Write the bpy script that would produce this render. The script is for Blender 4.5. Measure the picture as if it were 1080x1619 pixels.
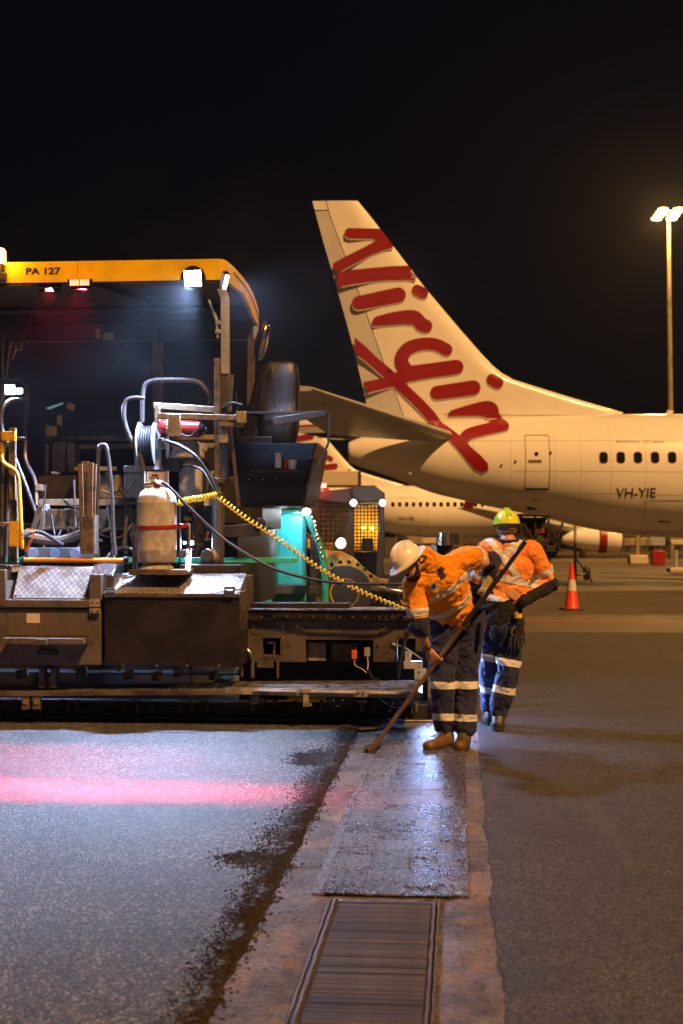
import bpy, bmesh, math, random
from math import sin, cos, pi, radians, atan2, sqrt, hypot
from mathutils import Vector, Matrix, noise, geometry
from mathutils.bvhtree import BVHTree
random.seed(7)
for o in list(bpy.data.objects): bpy.data.objects.remove(o)
SC = bpy.context.scene
COL = SC.collection
F, CX, HY, HC = 2250.0, 540.0, 848.0, 1.62      # focal length in px, centre column, horizon row, eye height

# ------------------------------------------------------------------ camera
cam = bpy.data.cameras.new('camera'); co = bpy.data.objects.new('camera', cam); COL.objects.link(co)
co.location = (0, 0, HC); co.rotation_euler = (pi/2, 0, 0)
cam.sensor_fit = 'VERTICAL'; cam.sensor_height = 36; cam.lens = F/1619*36
cam.shift_y = (HY-809.5)/1619
cam.clip_start = .1; cam.clip_end = 4000
cam.dof.use_dof = True; cam.dof.focus_distance = 11.3; cam.dof.aperture_fstop = 3.2
SC.camera = co
# ------------------------------------------------------------------ world: night sky
W_ = bpy.data.worlds.new('World'); SC.world = W_; W_.use_nodes = True
bg = W_.node_tree.nodes['Background']
bg.inputs[0].default_value = (.0016, .0019, .0038, 1); bg.inputs[1].default_value = 1.0
# ------------------------------------------------------------------ warm key: the sodium masts far behind the photographer
def lamp(name, kind, loc, power, col, **kw):
    l = bpy.data.lights.new(name, kind); o = bpy.data.objects.new(name, l); COL.objects.link(o)
    l.energy = power; l.color = col; o.location = loc
    aim = kw.pop('aim', None)
    for k, v in kw.items(): setattr(l, k, v)
    if aim is not None:
        o.rotation_euler = (Vector(aim)-Vector(loc)).to_track_quat('-Z', 'Y').to_euler()
    return o
WARM = (1.0, .490, .150)
sun_dir = Vector((.66, -1.0, 1.35))
lamp('sun', 'SUN', (20, -30, 25), 5.0, WARM, aim=Vector((20, -30, 25))-sun_dir, angle=radians(2.0))
vs = SC.view_settings
vs.view_transform = 'Standard'; vs.look = 'None'; vs.exposure = 0; vs.gamma = 1; vs.use_curve_mapping = False
SC.cycles.max_bounces = 6; SC.cycles.diffuse_bounces = 2; SC.cycles.glossy_bounces = 3
SC.cycles.transmission_bounces = 4; SC.cycles.transparent_max_bounces = 6; SC.cycles.volume_bounces = 0
SC.cycles.sample_clamp_indirect = 4

# ------------------------------------------------------------------ helpers
def W(px, py, d):                     # photograph point at distance d (metres)
    return Vector(((px-CX)/F*d, d, HC+(HY-py)/F*d))
OFF = {}
def root_of(o):
    while o.parent: o = o.parent
    return o
def tag(o, label=None, cat=None, group=None, kind=None):
    if label: o['label'] = label
    if cat: o['category'] = cat
    if group: o['group'] = group
    if kind: o['kind'] = kind
    return o
def thing(name, label, cat, loc=(0, 0, 0), rz=0, group=None, frame=None):
    """Empty at the base. Parts are given in the coordinates of `frame` (None: world) and loc is in that frame too."""
    o = bpy.data.objects.new(name, None); COL.objects.link(o); o.empty_display_size = .1
    M = frame or Matrix.Identity(4)
    o.matrix_world = M @ Matrix.Translation(Vector(loc)) @ Matrix.Rotation(rz, 4, 'Z')
    OFF[o.name] = Vector(loc)
    return tag(o, label, cat, group)
def ortho(d):
    d = d.normalized(); a = Vector((0, 0, 1)) if abs(d.z) < .9 else Vector((1, 0, 0))
    u = d.cross(a).normalized(); return u, d.cross(u).normalized()
def smooth_path(pts, n=6):
    P = [Vector(p) for p in pts]
    if len(P) < 3: return P
    out = []
    for i in range(len(P)-1):
        a = P[i-1] if i else P[0]*2-P[1]; b = P[i]; c = P[i+1]; d = P[i+2] if i+2 < len(P) else P[-1]*2-P[-2]
        for k in range(n):
            t = k/n
            out.append(.5*((2*b)+(c-a)*t+(2*a-5*b+4*c-d)*t*t+(-a+3*b-3*c+d)*t**3))
    return out+[P[-1]]
class MB:
    def __init__(s): s.v = []; s.f = []; s.c = []
    def add(s, vs_, fs):
        n = len(s.v); s.c.append((n, len(s.f), len(vs_), len(fs))); s.v += [Vector(v) for v in vs_]; s.f += [tuple(i+n for i in f) for f in fs]; return s
    def box(s, a, b, M=None):
        x0, y0, z0 = [min(a[i], b[i]) for i in range(3)]; x1, y1, z1 = [max(a[i], b[i]) for i in range(3)]
        v = [Vector(p) for p in ((x0,y0,z0),(x1,y0,z0),(x1,y1,z0),(x0,y1,z0),(x0,y0,z1),(x1,y0,z1),(x1,y1,z1),(x0,y1,z1))]
        if M: v = [M @ p for p in v]
        return s.add(v, [(3,2,1,0),(4,5,6,7),(0,1,5,4),(1,2,6,5),(2,3,7,6),(3,0,4,7)])
    def cbox(s, c, size, rot=None):   # centre, size, rotation (euler tuple)
        from mathutils import Euler
        h = Vector(size)/2; M = Matrix.Translation(Vector(c)) @ (Euler(rot).to_matrix().to_4x4() if rot else Matrix.Identity(4))
        return s.box(-h, h, M)
    def bar(s, a, b, w, h, up=(0, 0, 1)):   # rectangular bar from a to b
        a = Vector(a); b = Vector(b); d = (b-a).normalized(); u = d.cross(Vector(up))
        if u.length < 1e-3: u = d.cross(Vector((1, 0, 0)))
        u.normalize(); w2 = u.cross(d).normalized()
        q = [(-1,-1),(1,-1),(1,1),(-1,1)]
        v = [a+u*i*w/2+w2*j*h/2 for i, j in q]+[b+u*i*w/2+w2*j*h/2 for i, j in q]
        return s.add(v, [(3,2,1,0),(4,5,6,7),(0,1,5,4),(1,2,6,5),(2,3,7,6),(3,0,4,7)])
    def cyl(s, a, b, r, r2=None, n=14, cap=True):
        a = Vector(a); b = Vector(b); r2 = r if r2 is None else r2; u, w = ortho(b-a)
        v = [a+(u*cos(2*pi*i/n)+w*sin(2*pi*i/n))*r for i in range(n)]+[b+(u*cos(2*pi*i/n)+w*sin(2*pi*i/n))*r2 for i in range(n)]
        f = [(i, (i+1) % n, n+(i+1) % n, n+i) for i in range(n)]
        if cap: f += [tuple(range(n-1, -1, -1)), tuple(range(n, 2*n))]
        return s.add(v, f)
    def tube(s, pts, r, n=10, sm=6, closed=False):
        P = smooth_path(pts, sm) if sm else [Vector(p) for p in pts]
        m = len(P); v = []; prev = None
        for i, p in enumerate(P):
            t = (P[min(i+1, m-1)]-P[max(i-1, 0)]).normalized()
            if prev is None: u, _ = ortho(t)
            else: u = (prev-t*prev.dot(t)).normalized()
            prev = u; w = t.cross(u)
            rr = r(i/(m-1)) if callable(r) else r
            v += [p+(u*cos(2*pi*k/n)+w*sin(2*pi*k/n))*rr for k in range(n)]
        f = [(i*n+k, i*n+(k+1) % n, (i+1)*n+(k+1) % n, (i+1)*n+k) for i in range(m-1) for k in range(n)]
        f += [tuple(range(n-1, -1, -1)), tuple(range((m-1)*n, m*n))]
        return s.add(v, f)
    def coil(s, pts, R, r, turns, n=5, per=10):    # coiled cord along a path
        P = smooth_path(pts, 12); L = [0]
        for i in range(1, len(P)): L.append(L[-1]+(P[i]-P[i-1]).length)
        q = []; N = int(turns*per); j = 0
        for k in range(N+1):
            d = L[-1]*k/N
            while j < len(L)-2 and L[j+1] < d: j += 1
            t = (d-L[j])/max(1e-6, L[j+1]-L[j]); p = P[j].lerp(P[j+1], t); u, w = ortho(P[j+1]-P[j])
            a = 2*pi*k/per; q.append(p+(u*cos(a)+w*sin(a))*R)
        return s.tube(q, r, n=n, sm=0)
    def lathe(s, prof, c=(0, 0, 0), n=24, M=None):    # prof: (r, z)
        c = Vector(c); v = []; m = len(prof)
        for r, z in prof:
            for k in range(n):
                p = Vector((r*cos(2*pi*k/n), r*sin(2*pi*k/n), z)); v.append((M @ p if M else p)+c)
        f = [(i*n+k, i*n+(k+1) % n, (i+1)*n+(k+1) % n, (i+1)*n+k) for i in range(m-1) for k in range(n)]
        if prof[0][0] > 1e-5: f.append(tuple(range(n-1, -1, -1)))
        if prof[-1][0] > 1e-5: f.append(tuple(range((m-1)*n, m*n)))
        return s.add(v, f)
    def prism(s, poly, off):          # polygon of 3-D points extruded by vector off
        off = Vector(off); n = len(poly); P = [Vector(p) for p in poly]
        v = P+[p+off for p in P]
        return s.add(v, [tuple(range(n-1, -1, -1)), tuple(range(n, 2*n))]+[(i, (i+1) % n, n+(i+1) % n, n+i) for i in range(n)])
    def ball(s, c, r, n=12, m=8, M=None):
        c = Vector(c); r = Vector((r, r, r)) if isinstance(r, (int, float)) else Vector(r); v = []
        for i in range(m+1):
            th = pi*i/m
            for k in range(n):
                p = Vector((r.x*sin(th)*cos(2*pi*k/n), r.y*sin(th)*sin(2*pi*k/n), r.z*cos(th)))
                v.append(c+(M @ p if M else p))
        f = [(i*n+k, (i+1)*n+k, (i+1)*n+(k+1) % n, i*n+(k+1) % n) for i in range(m) for k in range(n)]
        return s.add(v, f)
    def mesh(s, name, off=None):
        me = bpy.data.meshes.new(name)
        me.from_pydata([v-off for v in s.v] if off else s.v, [], s.f)
        bm = bmesh.new(); bm.from_mesh(me)
        bmesh.ops.remove_doubles(bm, verts=bm.verts, dist=1e-5)
        bmesh.ops.recalc_face_normals(bm, faces=bm.faces); bm.to_mesh(me); bm.free()
        return me
    def groups(s):                    # pieces that do not touch each other become objects of their own
        B_ = []
        for n, f, nv, nf in s.c:
            P = s.v[n:n+nv]; B_.append(([min(p[i] for p in P)-.004 for i in range(3)], [max(p[i] for p in P)+.004 for i in range(3)]))
        par = list(range(len(B_)))
        def fd(i):
            while par[i] != i: i = par[i]
            return i
        for i in range(len(B_)):
            for j in range(i):
                if all(B_[i][0][k] < B_[j][1][k] and B_[j][0][k] < B_[i][1][k] for k in range(3)): par[fd(i)] = fd(j)
        G = {}
        for i in range(len(B_)): G.setdefault(fd(i), []).append(s.c[i])
        return list(G.values())
    def build(s, name, mat, parent=None, label=None, bevel=0, ang=35, origin=None, kind=None):
        if parent and 1 < len(s.c) < 60 and name not in ('lattice', 'mesh_guard', 'deck_tread', 'vent', 'lace', 'hose_fittings'):
            G = s.groups()
            if len(G) > 1:
                r = None
                for grp in G:
                    q = MB()
                    for n, f, nv, nf in grp: q.add(s.v[n:n+nv], [tuple(i-n for i in ff) for ff in s.f[f:f+nf]])
                    o = link(name, q.mesh(name, OFF[root_of(parent).name]), mat, parent, label, bevel, ang, origin, kind); r = r or o
                return r
        off = OFF[root_of(parent).name] if parent else (Vector(origin) if origin is not None else None)
        me = s.mesh(name, off)
        return link(name, me, mat, parent, label, bevel, ang, origin, kind)
def link(name, me, mat, parent=None, label=None, bevel=0, ang=35, origin=None, kind=None):
    o = bpy.data.objects.new(name, me); COL.objects.link(o)
    me.materials.clear()
    for m in (mat if isinstance(mat, (list, tuple)) else [mat]): me.materials.append(m)
    me.polygons.foreach_set('use_smooth', [True]*len(me.polygons)); me.set_sharp_from_angle(angle=radians(ang))
    if parent: o.parent = parent
    elif origin is not None: o.location = origin
    if bevel:
        b = o.modifiers.new('bevel', 'BEVEL'); b.width = bevel; b.segments = 2; b.limit_method = 'ANGLE'; b.angle_limit = radians(40)
        b.harden_normals = False
    if label: o['label'] = label
    if kind: o['kind'] = kind
    return o
def dup(o, parent=None, delta=None):
    c = o.copy(); COL.objects.link(c); c.parent = parent
    if delta is not None: c.location = o.location+Vector(delta)
    for ch in list(o.children): dup(ch, c)
    return c

# ------------------------------------------------------------------ materials
MATS = {}
class N:                                 # tiny node-graph helper
    def __init__(s, name):
        s.m = bpy.data.materials.new(name); s.m.use_nodes = True; s.t = s.m.node_tree
        s.b = s.t.nodes['Principled BSDF']; s.out = s.t.nodes['Material Output']
        s.tc = s.n('ShaderNodeTexCoord')
    def n(s, kind, **kw):
        o = s.t.nodes.new(kind)
        for k, v in kw.items(): setattr(o, k, v)
        return o
    def l(s, a, b): s.t.links.new(a, b)
    def noise(s, scale, detail=4, rough=.55, vec=None, stretch=None):
        v = vec or s.tc.outputs['Object']
        if stretch:
            mp = s.n('ShaderNodeMapping'); mp.inputs['Scale'].default_value = stretch; s.l(v, mp.inputs[0]); v = mp.outputs[0]
        o = s.n('ShaderNodeTexNoise'); s.l(v, o.inputs['Vector'])
        o.inputs['Scale'].default_value = scale; o.inputs['Detail'].default_value = detail; o.inputs['Roughness'].default_value = rough
        return o.outputs[0]
    def vor(s, scale, feature='F1', vec=None, out=0):
        o = s.n('ShaderNodeTexVoronoi', feature=feature); s.l(vec or s.tc.outputs['Object'], o.inputs['Vector']); o.inputs['Scale'].default_value = scale
        return o.outputs[out]
    def ramp(s, f, stops):
        o = s.n('ShaderNodeValToRGB'); s.l(f, o.inputs[0]); e = o.color_ramp.elements
        while len(e) < len(stops): e.new(.5)
        for i, (p, c) in enumerate(stops):
            e[i].position = p; e[i].color = (c, c, c, 1) if isinstance(c, (int, float)) else (*c, 1)
        return o.outputs[0]
    def mix(s, f, a, b, blend='MIX'):
        o = s.n('ShaderNodeMix', data_type='RGBA', blend_type=blend)
        for i, v in ((0, f), (6, a), (7, b)):
            if isinstance(v, (int, float)): o.inputs[i].default_value = v if i == 0 else (v, v, v, 1)
            elif isinstance(v, tuple): o.inputs[i].default_value = (*v, 1)
            else: s.l(v, o.inputs[i])
        return o.outputs[2]
    def math(s, op, a, b=0, c=None):
        o = s.n('ShaderNodeMath', operation=op)
        for i, v in enumerate((a, b) if c is None else (a, b, c)):
            if isinstance(v, (int, float)): o.inputs[i].default_value = v
            else: s.l(v, o.inputs[i])
        return o.outputs[0]
    def bump(s, h, strength=.3, dist=.01, prev=None):
        o = s.n('ShaderNodeBump'); s.l(h, o.inputs['Height']); o.inputs['Strength'].default_value = strength; o.inputs['Distance'].default_value = dist
        if prev: s.l(prev, o.inputs['Normal'])
        return o.outputs[0]
    def set(s, **kw):
        nm = {'col': 'Base Color', 'rough': 'Roughness', 'metal': 'Metallic', 'spec': 'Specular IOR Level', 'normal': 'Normal', 'alpha': 'Alpha', 'trans': 'Transmission Weight', 'coat': 'Coat Weight', 'em': 'Emission Color', 'es': 'Emission Strength', 'sheen': 'Sheen Weight'}
        for k, v in kw.items():
            i = s.b.inputs[nm[k]]
            if isinstance(v, (int, float)): i.default_value = v
            elif isinstance(v, tuple): i.default_value = (*v, 1)
            else: s.l(v, i)
        return s
def paint(name, col, rough=.45, metal=0, dirt=.35, dcol=(.035, .026, .018), scale=6, spec=.5, bump=.12, fine=60, coat=0):
    g = N(name)
    n1 = g.noise(scale, 8, .65); n2 = g.noise(scale*.35, 5, .6, stretch=(1, 1, .35))
    m = g.math('MULTIPLY', n1, n2)
    f = g.ramp(m, [(.225, 0), (.315, 1)])
    f = g.math('MULTIPLY', f, dirt)
    v = g.noise(fine, 3)
    c = g.mix(f, col, dcol)
    sp_ = g.math('MULTIPLY', g.ramp(g.noise(scale*4.5, 4, .7), [(.60, 0), (.66, 1)]), min(1, dirt*1.1))
    c = g.mix(sp_, c, tuple(v*.45 for v in dcol))
    c = g.mix(.25, c, g.ramp(v, [(.3, .35), (.7, .75)]), 'OVERLAY')
    r = g.math('ADD', g.math('MULTIPLY', n1, .3), rough-.15)
    g.set(col=c, rough=r, metal=metal, spec=spec, coat=coat, normal=g.bump(g.math('ADD', n1, g.math('MULTIPLY', v, .3)), bump, .01))
    return g.m
def flat(name, col, rough=.5, metal=0, spec=.5, **kw):
    g = N(name); g.set(col=col, rough=rough, metal=metal, spec=spec, **kw)
    n = g.noise(35, 3); g.set(normal=g.bump(n, .06, .01))
    return g.m
def glow(name, col, st):
    g = N(name); g.set(col=(.8, .8, .8), em=col, es=st); return g.m
# ------------------------------------------------------------------ materials used throughout
M = MATS
M['yellow'] = paint('yellow_paint', (.88, .54, .010), .38, dirt=.25, dcol=(.25, .12, .01), scale=3, coat=.3)
M['yellow_dirty'] = paint('dirty_yellow_paint', (.62, .33, .012), .5, dirt=.7, scale=14)
M['grey_metal'] = paint('grey_paint', (.34, .36, .40), .4, dirt=.3, scale=8)
M['dark_metal'] = paint('dark_paint', (.026, .025, .027), .46, spec=.3, dirt=.5, dcol=(.07, .05, .035), scale=5)
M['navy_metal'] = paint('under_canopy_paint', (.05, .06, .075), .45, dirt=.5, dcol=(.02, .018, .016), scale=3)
M['brown_steel'] = paint('tar_stained_steel', (.12, .088, .058), .45, metal=.2, dirt=.85, dcol=(.022, .016, .012), scale=5, bump=.3)
M['box_steel'] = paint('worn_grey_brown_steel', (.112, .090, .068), .48, spec=.3, metal=.15, dirt=.6, dcol=(.035, .026, .02), scale=4, bump=.15)
M['black_panel'] = paint('scuffed_black_panel', (.013, .010, .008), .5, spec=.22, dirt=.6, dcol=(.038, .028, .02), scale=2.2, bump=.1)
M['rust'] = paint('rusty_steel', (.15, .095, .045), .7, dirt=.9, dcol=(.035, .024, .015), scale=16, bump=.5)
M['pipe'] = paint('worn_pipe', (.19, .185, .19), .32, metal=.7, dirt=.5, dcol=(.08, .05, .035), scale=12)
M['tan_steel'] = paint('tan_painted_steel', (.29, .25, .17), .5, dirt=.6, dcol=(.06, .045, .03), scale=7)
M['teal'] = paint('teal_paint', (.03, .33, .26), .4, dirt=.35, scale=5)
M['cyan'] = paint('lit_teal_paint', (.02, .36, .42), .45, dirt=.35, dcol=(.01, .12, .15), scale=3)  # same teal paint, the lamp's cyan cast put into the colour
M['green'] = paint('green_paint', (.05, .42, .22), .4, dirt=.3, scale=8)
M['bottle'] = paint('grey_bottle_paint', (.47, .45, .42), .45, dirt=.45, dcol=(.10, .055, .03), scale=11, bump=.2)
M['rubber'] = flat('black_rubber', (.018, .018, .019), .5)
M['black'] = flat('black_plastic', (.012, .012, .014), .4)
M['red'] = paint('red_paint', (.30, .014, .012), .35, dirt=.2, scale=8)
M['brass'] = flat('brass', (.55, .38, .14), .3, 1)
M['chrome'] = flat('bright_steel', (.55, .55, .56), .22, 1)
M['coil_yellow'] = flat('yellow_cord_plastic', (.72, .50, .02), .4)
M['coil_orange'] = flat('orange_cord_plastic', (.6, .16, .02), .4)
M['glass'] = None
g = N('clear_glass'); g.set(col=(.9, .95, 1), rough=.03, trans=1.0); g.b.inputs['IOR'].default_value = 1.02; M['glass'] = g.m
M['dark_glass'] = flat('dark_glass', (.012, .012, .014), .08, spec=.8)
M['label'] = flat('pale_sticker', (.55, .50, .40), .5)
M['red_glow'] = glow('red_led', (1, .04, .025), 14)
M['white_glow'] = glow('white_led', (.78, .90, 1), 60)
M['amber_glow'] = glow('amber_lamp', (1, .42, .05), 10)
M['warm_glow'] = glow('sodium_lamp', (1, .72, .36), 22)
M['head_glow'] = glow('headlamp_glow', (.62, .82, 1), 6)
M['yellow_glow'] = glow('cab_lamp', (1, .62, .08), 9)
# tread plate
g = N('tread_plate')
sep = g.n('ShaderNodeSeparateXYZ'); g.l(g.tc.outputs['Object'], sep.inputs[0])
p = 27.0
u = g.math('MULTIPLY', g.math('ADD', sep.outputs[0], g.math('MULTIPLY', sep.outputs[2], 1.0)), p*.7)
v = g.math('MULTIPLY', g.math('SUBTRACT', sep.outputs[0], g.math('MULTIPLY', sep.outputs[2], 1.0)), p*.7)
par = g.math('MODULO', g.math('ABSOLUTE', g.math('ADD', g.math('FLOOR', u), g.math('FLOOR', v))), 2)
fu = g.math('ABSOLUTE', g.math('SUBTRACT', g.math('FRACT', u), .5)); fv = g.math('ABSOLUTE', g.math('SUBTRACT', g.math('FRACT', v), .5))
a1 = g.math('MULTIPLY', g.math('LESS_THAN', fu, .17), g.math('LESS_THAN', fv, .46)); a2 = g.math('MULTIPLY', g.math('LESS_THAN', fv, .17), g.math('LESS_THAN', fu, .46))
h = g.math('ADD', g.math('MULTIPLY', a1, par), g.math('MULTIPLY', a2, g.math('SUBTRACT', 1, par)))
n1 = g.noise(9, 8, .7)
c = g.mix(g.ramp(n1, [(.42, 0), (.62, 1)]), (.46, .45, .44), (.22, .18, .14))
c = g.mix(g.math('MULTIPLY', h, .9), g.mix(.62, c, (.10, .08, .07)), c)
g.set(col=c, rough=.42, metal=.35, normal=g.bump(h, .7, .004)); M['tread'] = g.m
g2 = N('tarry_tread')
n1 = g2.noise(14, 8, .7); n2 = g2.vor(120)
c = g2.mix(g2.ramp(n1, [(.40, 0), (.60, 1)]), (.030, .026, .024), (.20, .19, .18))
g2.set(col=c, rough=g2.ramp(n1, [(.3, .2), (.6, .45)]), metal=.3, normal=g2.bump(g2.math('ADD', n1, n2), .8, .012)); M['tarry'] = g2.m

def asphalt(name, base, rough, speck, wet=0, tint=(1, 1, 1), stain=False, worn=False):
    g = N(name)
    big = g.noise(.55, 6, .6); mid = g.noise(7, 5, .6); gr = g.vor(105, out=1); vd = g.vor(105)
    lum = g.n('ShaderNodeRGBToBW'); g.l(gr, lum.inputs[0])
    v = g.ramp(lum.outputs[0], [(.22, base*.15), (.48, base*.8), (.74, base*2.3), (.90, speck)])
    c = g.mix(.5, v, g.ramp(mid, [(.3, .35), (.7, .65)]), 'OVERLAY')
    c = g.mix(.7, c, g.ramp(big, [(.35, .30), (.68, .68)]), 'OVERLAY')
    c = g.mix(.45, c, g.ramp(g.noise(1.6, 5, .6, stretch=(.12, 2.2, 1)), [(.35, .36), (.65, .62)]), 'OVERLAY')
    c = g.mix(1.0, c, tint, 'MULTIPLY')
    if worn:       # oil spots, tyre tracks and pale scuffs
        a_ = g.ramp(g.noise(1.5, 7, .7), [(.54, 0), (.64, .7)]); c = g.mix(a_, c, tuple(base*.45*t for t in tint))
        b_ = g.ramp(g.noise(1.1, 6, .65, stretch=(2.6, .16, 1)), [(.55, 0), (.70, .6)]); c = g.mix(b_, c, tuple(base*2.0*t for t in tint))
        o_ = g.ramp(g.noise(5, 3, .5), [(.70, 0), (.73, .8)]); c = g.mix(o_, c, (.012, .010, .009))
    if stain:      # bitumen film spilt along the joint and in two puddles, with ragged rims
        sp_ = g.n('ShaderNodeSeparateXYZ'); g.l(g.tc.outputs['Object'], sp_.inputs[0]); X, Y = sp_.outputs[0], sp_.outputs[1]
        nz = g.noise(2.6, 8, .72); nf = g.noise(26, 4, .7)
        e = g.math('ADD', X, g.math('ADD', g.math('MULTIPLY', g.math('SUBTRACT', nz, .5), .55), g.math('MULTIPLY', g.math('SUBTRACT', nf, .5), .30)))
        mk = g.ramp(g.math('ADD', e, 1.5), [(.53, 0), (.60, 1)])
        for (qx, ty, rx, ry) in ((-1.03, 6.95, .20, .22), (-1.05, 10.2, .22, .50)):
            dx_ = g.math('DIVIDE', g.math('SUBTRACT', X, qx), rx); dy_ = g.math('DIVIDE', g.math('SUBTRACT', Y, ty), ry)
            rr_ = g.math('ADD', g.math('SQRT', g.math('ADD', g.math('MULTIPLY', dx_, dx_), g.math('MULTIPLY', dy_, dy_))), g.math('ADD', g.math('MULTIPLY', g.math('SUBTRACT', nz, .5), 2.2), g.math('MULTIPLY', g.math('SUBTRACT', nf, .5), 1.6)))
            mk = g.math('MAXIMUM', mk, g.ramp(rr_, [(.62, 1), (.74, 0)]))
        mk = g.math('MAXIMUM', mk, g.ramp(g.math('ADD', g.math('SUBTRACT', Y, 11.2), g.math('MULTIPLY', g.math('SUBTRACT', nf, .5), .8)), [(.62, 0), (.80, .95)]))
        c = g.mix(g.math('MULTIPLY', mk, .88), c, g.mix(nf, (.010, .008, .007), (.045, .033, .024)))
    r = g.math('ADD', rough, g.math('MULTIPLY', g.math('SUBTRACT', big, .5), .35))
    hh = g.math('ADD', g.math('MULTIPLY', vd, -.8), g.math('MULTIPLY', mid, .6))
    if stain: r = g.math('MAXIMUM', r, g.math('MULTIPLY', mk, .9))
    g.set(col=c, rough=r, spec=g.math('MULTIPLY', g.math('SUBTRACT', 1, mk), .5) if stain else .5, normal=g.bump(hh, .75, .009)); return g.m
M['apron'] = asphalt('old_apron', .085, .5, .20, tint=(1, .82, .62))
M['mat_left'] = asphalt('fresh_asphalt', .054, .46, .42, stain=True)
M['mat_right'] = asphalt('older_asphalt', .044, .62, .12, tint=(1, .92, .84), worn=True)
g = N('concrete')
n1 = g.noise(3.5, 8, .7); n2 = g.noise(40, 4, .7); n3 = g.vor(60); n4 = g.noise(1.3, 5, .6)
c = g.mix(g.ramp(n1, [(.40, 0), (.62, 1)]), (.17, .145, .11), (.055, .040, .026))
c = g.mix(.9, c, g.ramp(n2, [(.3, .15), (.7, .85)]), 'OVERLAY'); c = g.mix(g.ramp(g.noise(9, 6, .7), [(.56, 0), (.62, .8)]), c, (.03, .022, .016)); c = g.mix(g.ramp(g.noise(1.7, 6, .7, stretch=(1.6, .7, 1)), [(.52, 0), (.64, .75)]), c, (.30, .185, .06))
g.set(col=c, rough=g.ramp(n4, [(.35, .25), (.65, .6)]), normal=g.bump(g.math('ADD', n2, g.math('MULTIPLY', n3, .5)), 1.0, .014)); M['concrete'] = g.m
def plate_mat(name, col, r0, r1, bits):
    g = N(name)
    n1 = g.noise(45, 6, .7, stretch=(1, .5, 1)); n2 = g.vor(140); n3 = g.noise(3, 3); n5 = g.noise(120, 2)
    oi = g.n('ShaderNodeObjectInfo')
    c = g.mix(g.ramp(n1, [(bits-.06, 0), (bits+.10, 1)]), tuple(v*.62 for v in col), col)
    c = g.mix(.9, c, g.ramp(oi.outputs['Random'], [(0, .12), (.35, .40), (1, .66)]), 'OVERLAY')
    c = g.mix(.5, c, g.ramp(n5, [(.35, .25), (.65, .75)]), 'OVERLAY')
    vc = g.vor(150, out=1); bw = g.n('ShaderNodeRGBToBW'); g.l(vc, bw.inputs[0]); c = g.mix(g.ramp(bw.outputs[0], [(.74, 0), (.78, .9)]), c, (.42, .42, .44))  # pale specks: wet glitter painted into the colour
    g.set(col=c, rough=g.ramp(n1, [(.35, r0), (.65, r1)]), spec=.7, normal=g.bump(g.math('ADD', g.math('MULTIPLY', n2, .8), n1), .6, .007)); return g.m
M['plate'] = [plate_mat('wet_board_a', (.088, .094, .11), .16, .48, .42), plate_mat('wet_board_b', (.05, .052, .058), .14, .42, .46), plate_mat('wet_board_c', (.040, .028, .022), .14, .38, .47)]
g = N('weathered_grate')
oi = g.n('ShaderNodeObjectInfo'); n1 = g.noise(5, 8, .7, stretch=(1, 8, 1)); n2 = g.noise(60, 3, .6, stretch=(.12, 1, 1))
c = g.mix(g.ramp(n1, [(.38, 0), (.62, 1)]), (.012, .010, .007), (.074, .058, .034))
c = g.mix(.8, c, g.ramp(oi.outputs['Random'], [(0, .10), (1, .85)]), 'OVERLAY'); c = g.mix(.5, c, g.ramp(n2, [(.3, .25), (.7, .75)]), 'OVERLAY')
g.set(col=c, rough=.55, spec=.3, normal=g.bump(n2, .4, .004)); M['grate'] = g.m
M['tar'] = flat('black_bitumen', (.013, .011, .010), .35)

# ------------------------------------------------------------------ ground
A = math.atan(186/2250); cA, sA = cos(A), sin(A)
DF = Matrix.Rotation(-A, 4, 'Z')                    # the drain runs along local y
def struct(o): o['kind'] = 'structure'; return o
m = MB(); m.add([(-1500, -200, 0), (1500, -200, 0), (1500, 2500, 0), (-1500, 2500, 0)], [(0, 1, 2, 3)])
struct(m.build('apron_ground', M['apron']))
def place_DF(o): o.matrix_world = DF; return o
def jag(t, seed, amp):
    return amp*(noise.noise(Vector((t*1.7, seed, 0)))+.6*noise.noise(Vector((t*7, seed, 3)))+.35*noise.noise(Vector((t*25, seed, 9))))
def mat_sheet(name, mat, q_edge, q_far, t0, t1, z, seed, slope, amp):
    m = MB(); n = int((t1-t0)/.03); sgn = 1 if q_far < q_edge else -1
    rows = []
    for i in range(n+1):
        t = t0+(t1-t0)*i/n; e = q_edge+jag(t, seed, amp)
        e2 = e+sgn*(slope+jag(t, seed+5, slope*.8))
        rows += [(q_far, t, z), (e, t, z), (e+sgn*slope*.35, t, z*.55), (e2, t, .002)]
    k = 4; f = [(i*k+j, i*k+j+1, (i+1)*k+j+1, (i+1)*k+j) for i in range(n) for j in range(3)]
    m.add(rows, f)
    n4 = n*k; m.add([(q_far, t1, z), rows[n4+1], (rows[n4+3][0], t1, 0.002), (q_far, t1, 0.002)], [(0, 1, 2, 3)])
    return struct(place_DF(m.build(name, mat)))
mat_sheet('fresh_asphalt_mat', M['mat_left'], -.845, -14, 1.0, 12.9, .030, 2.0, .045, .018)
mat_sheet('asphalt_pavement', M['mat_right'], .150, 40, 1.0, 24.0, .022, 8.0, .018, .022)
m = MB(); m.add([(.20, 24.0, .004), (40, 24.0, .004), (40, 25.3, .004), (.2, 25.3, .004)], [(0, 1, 2, 3)])
g = N('pale_milled_edge'); n1 = g.noise(2.0, 6, .7); g.set(col=g.ramp(n1, [(.42, (.030, .027, .024)), (.65, (.085, .08, .08))]), rough=.38, normal=g.bump(g.noise(30, 4), .5, .01))
M['pale_edge'] = g.m

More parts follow.
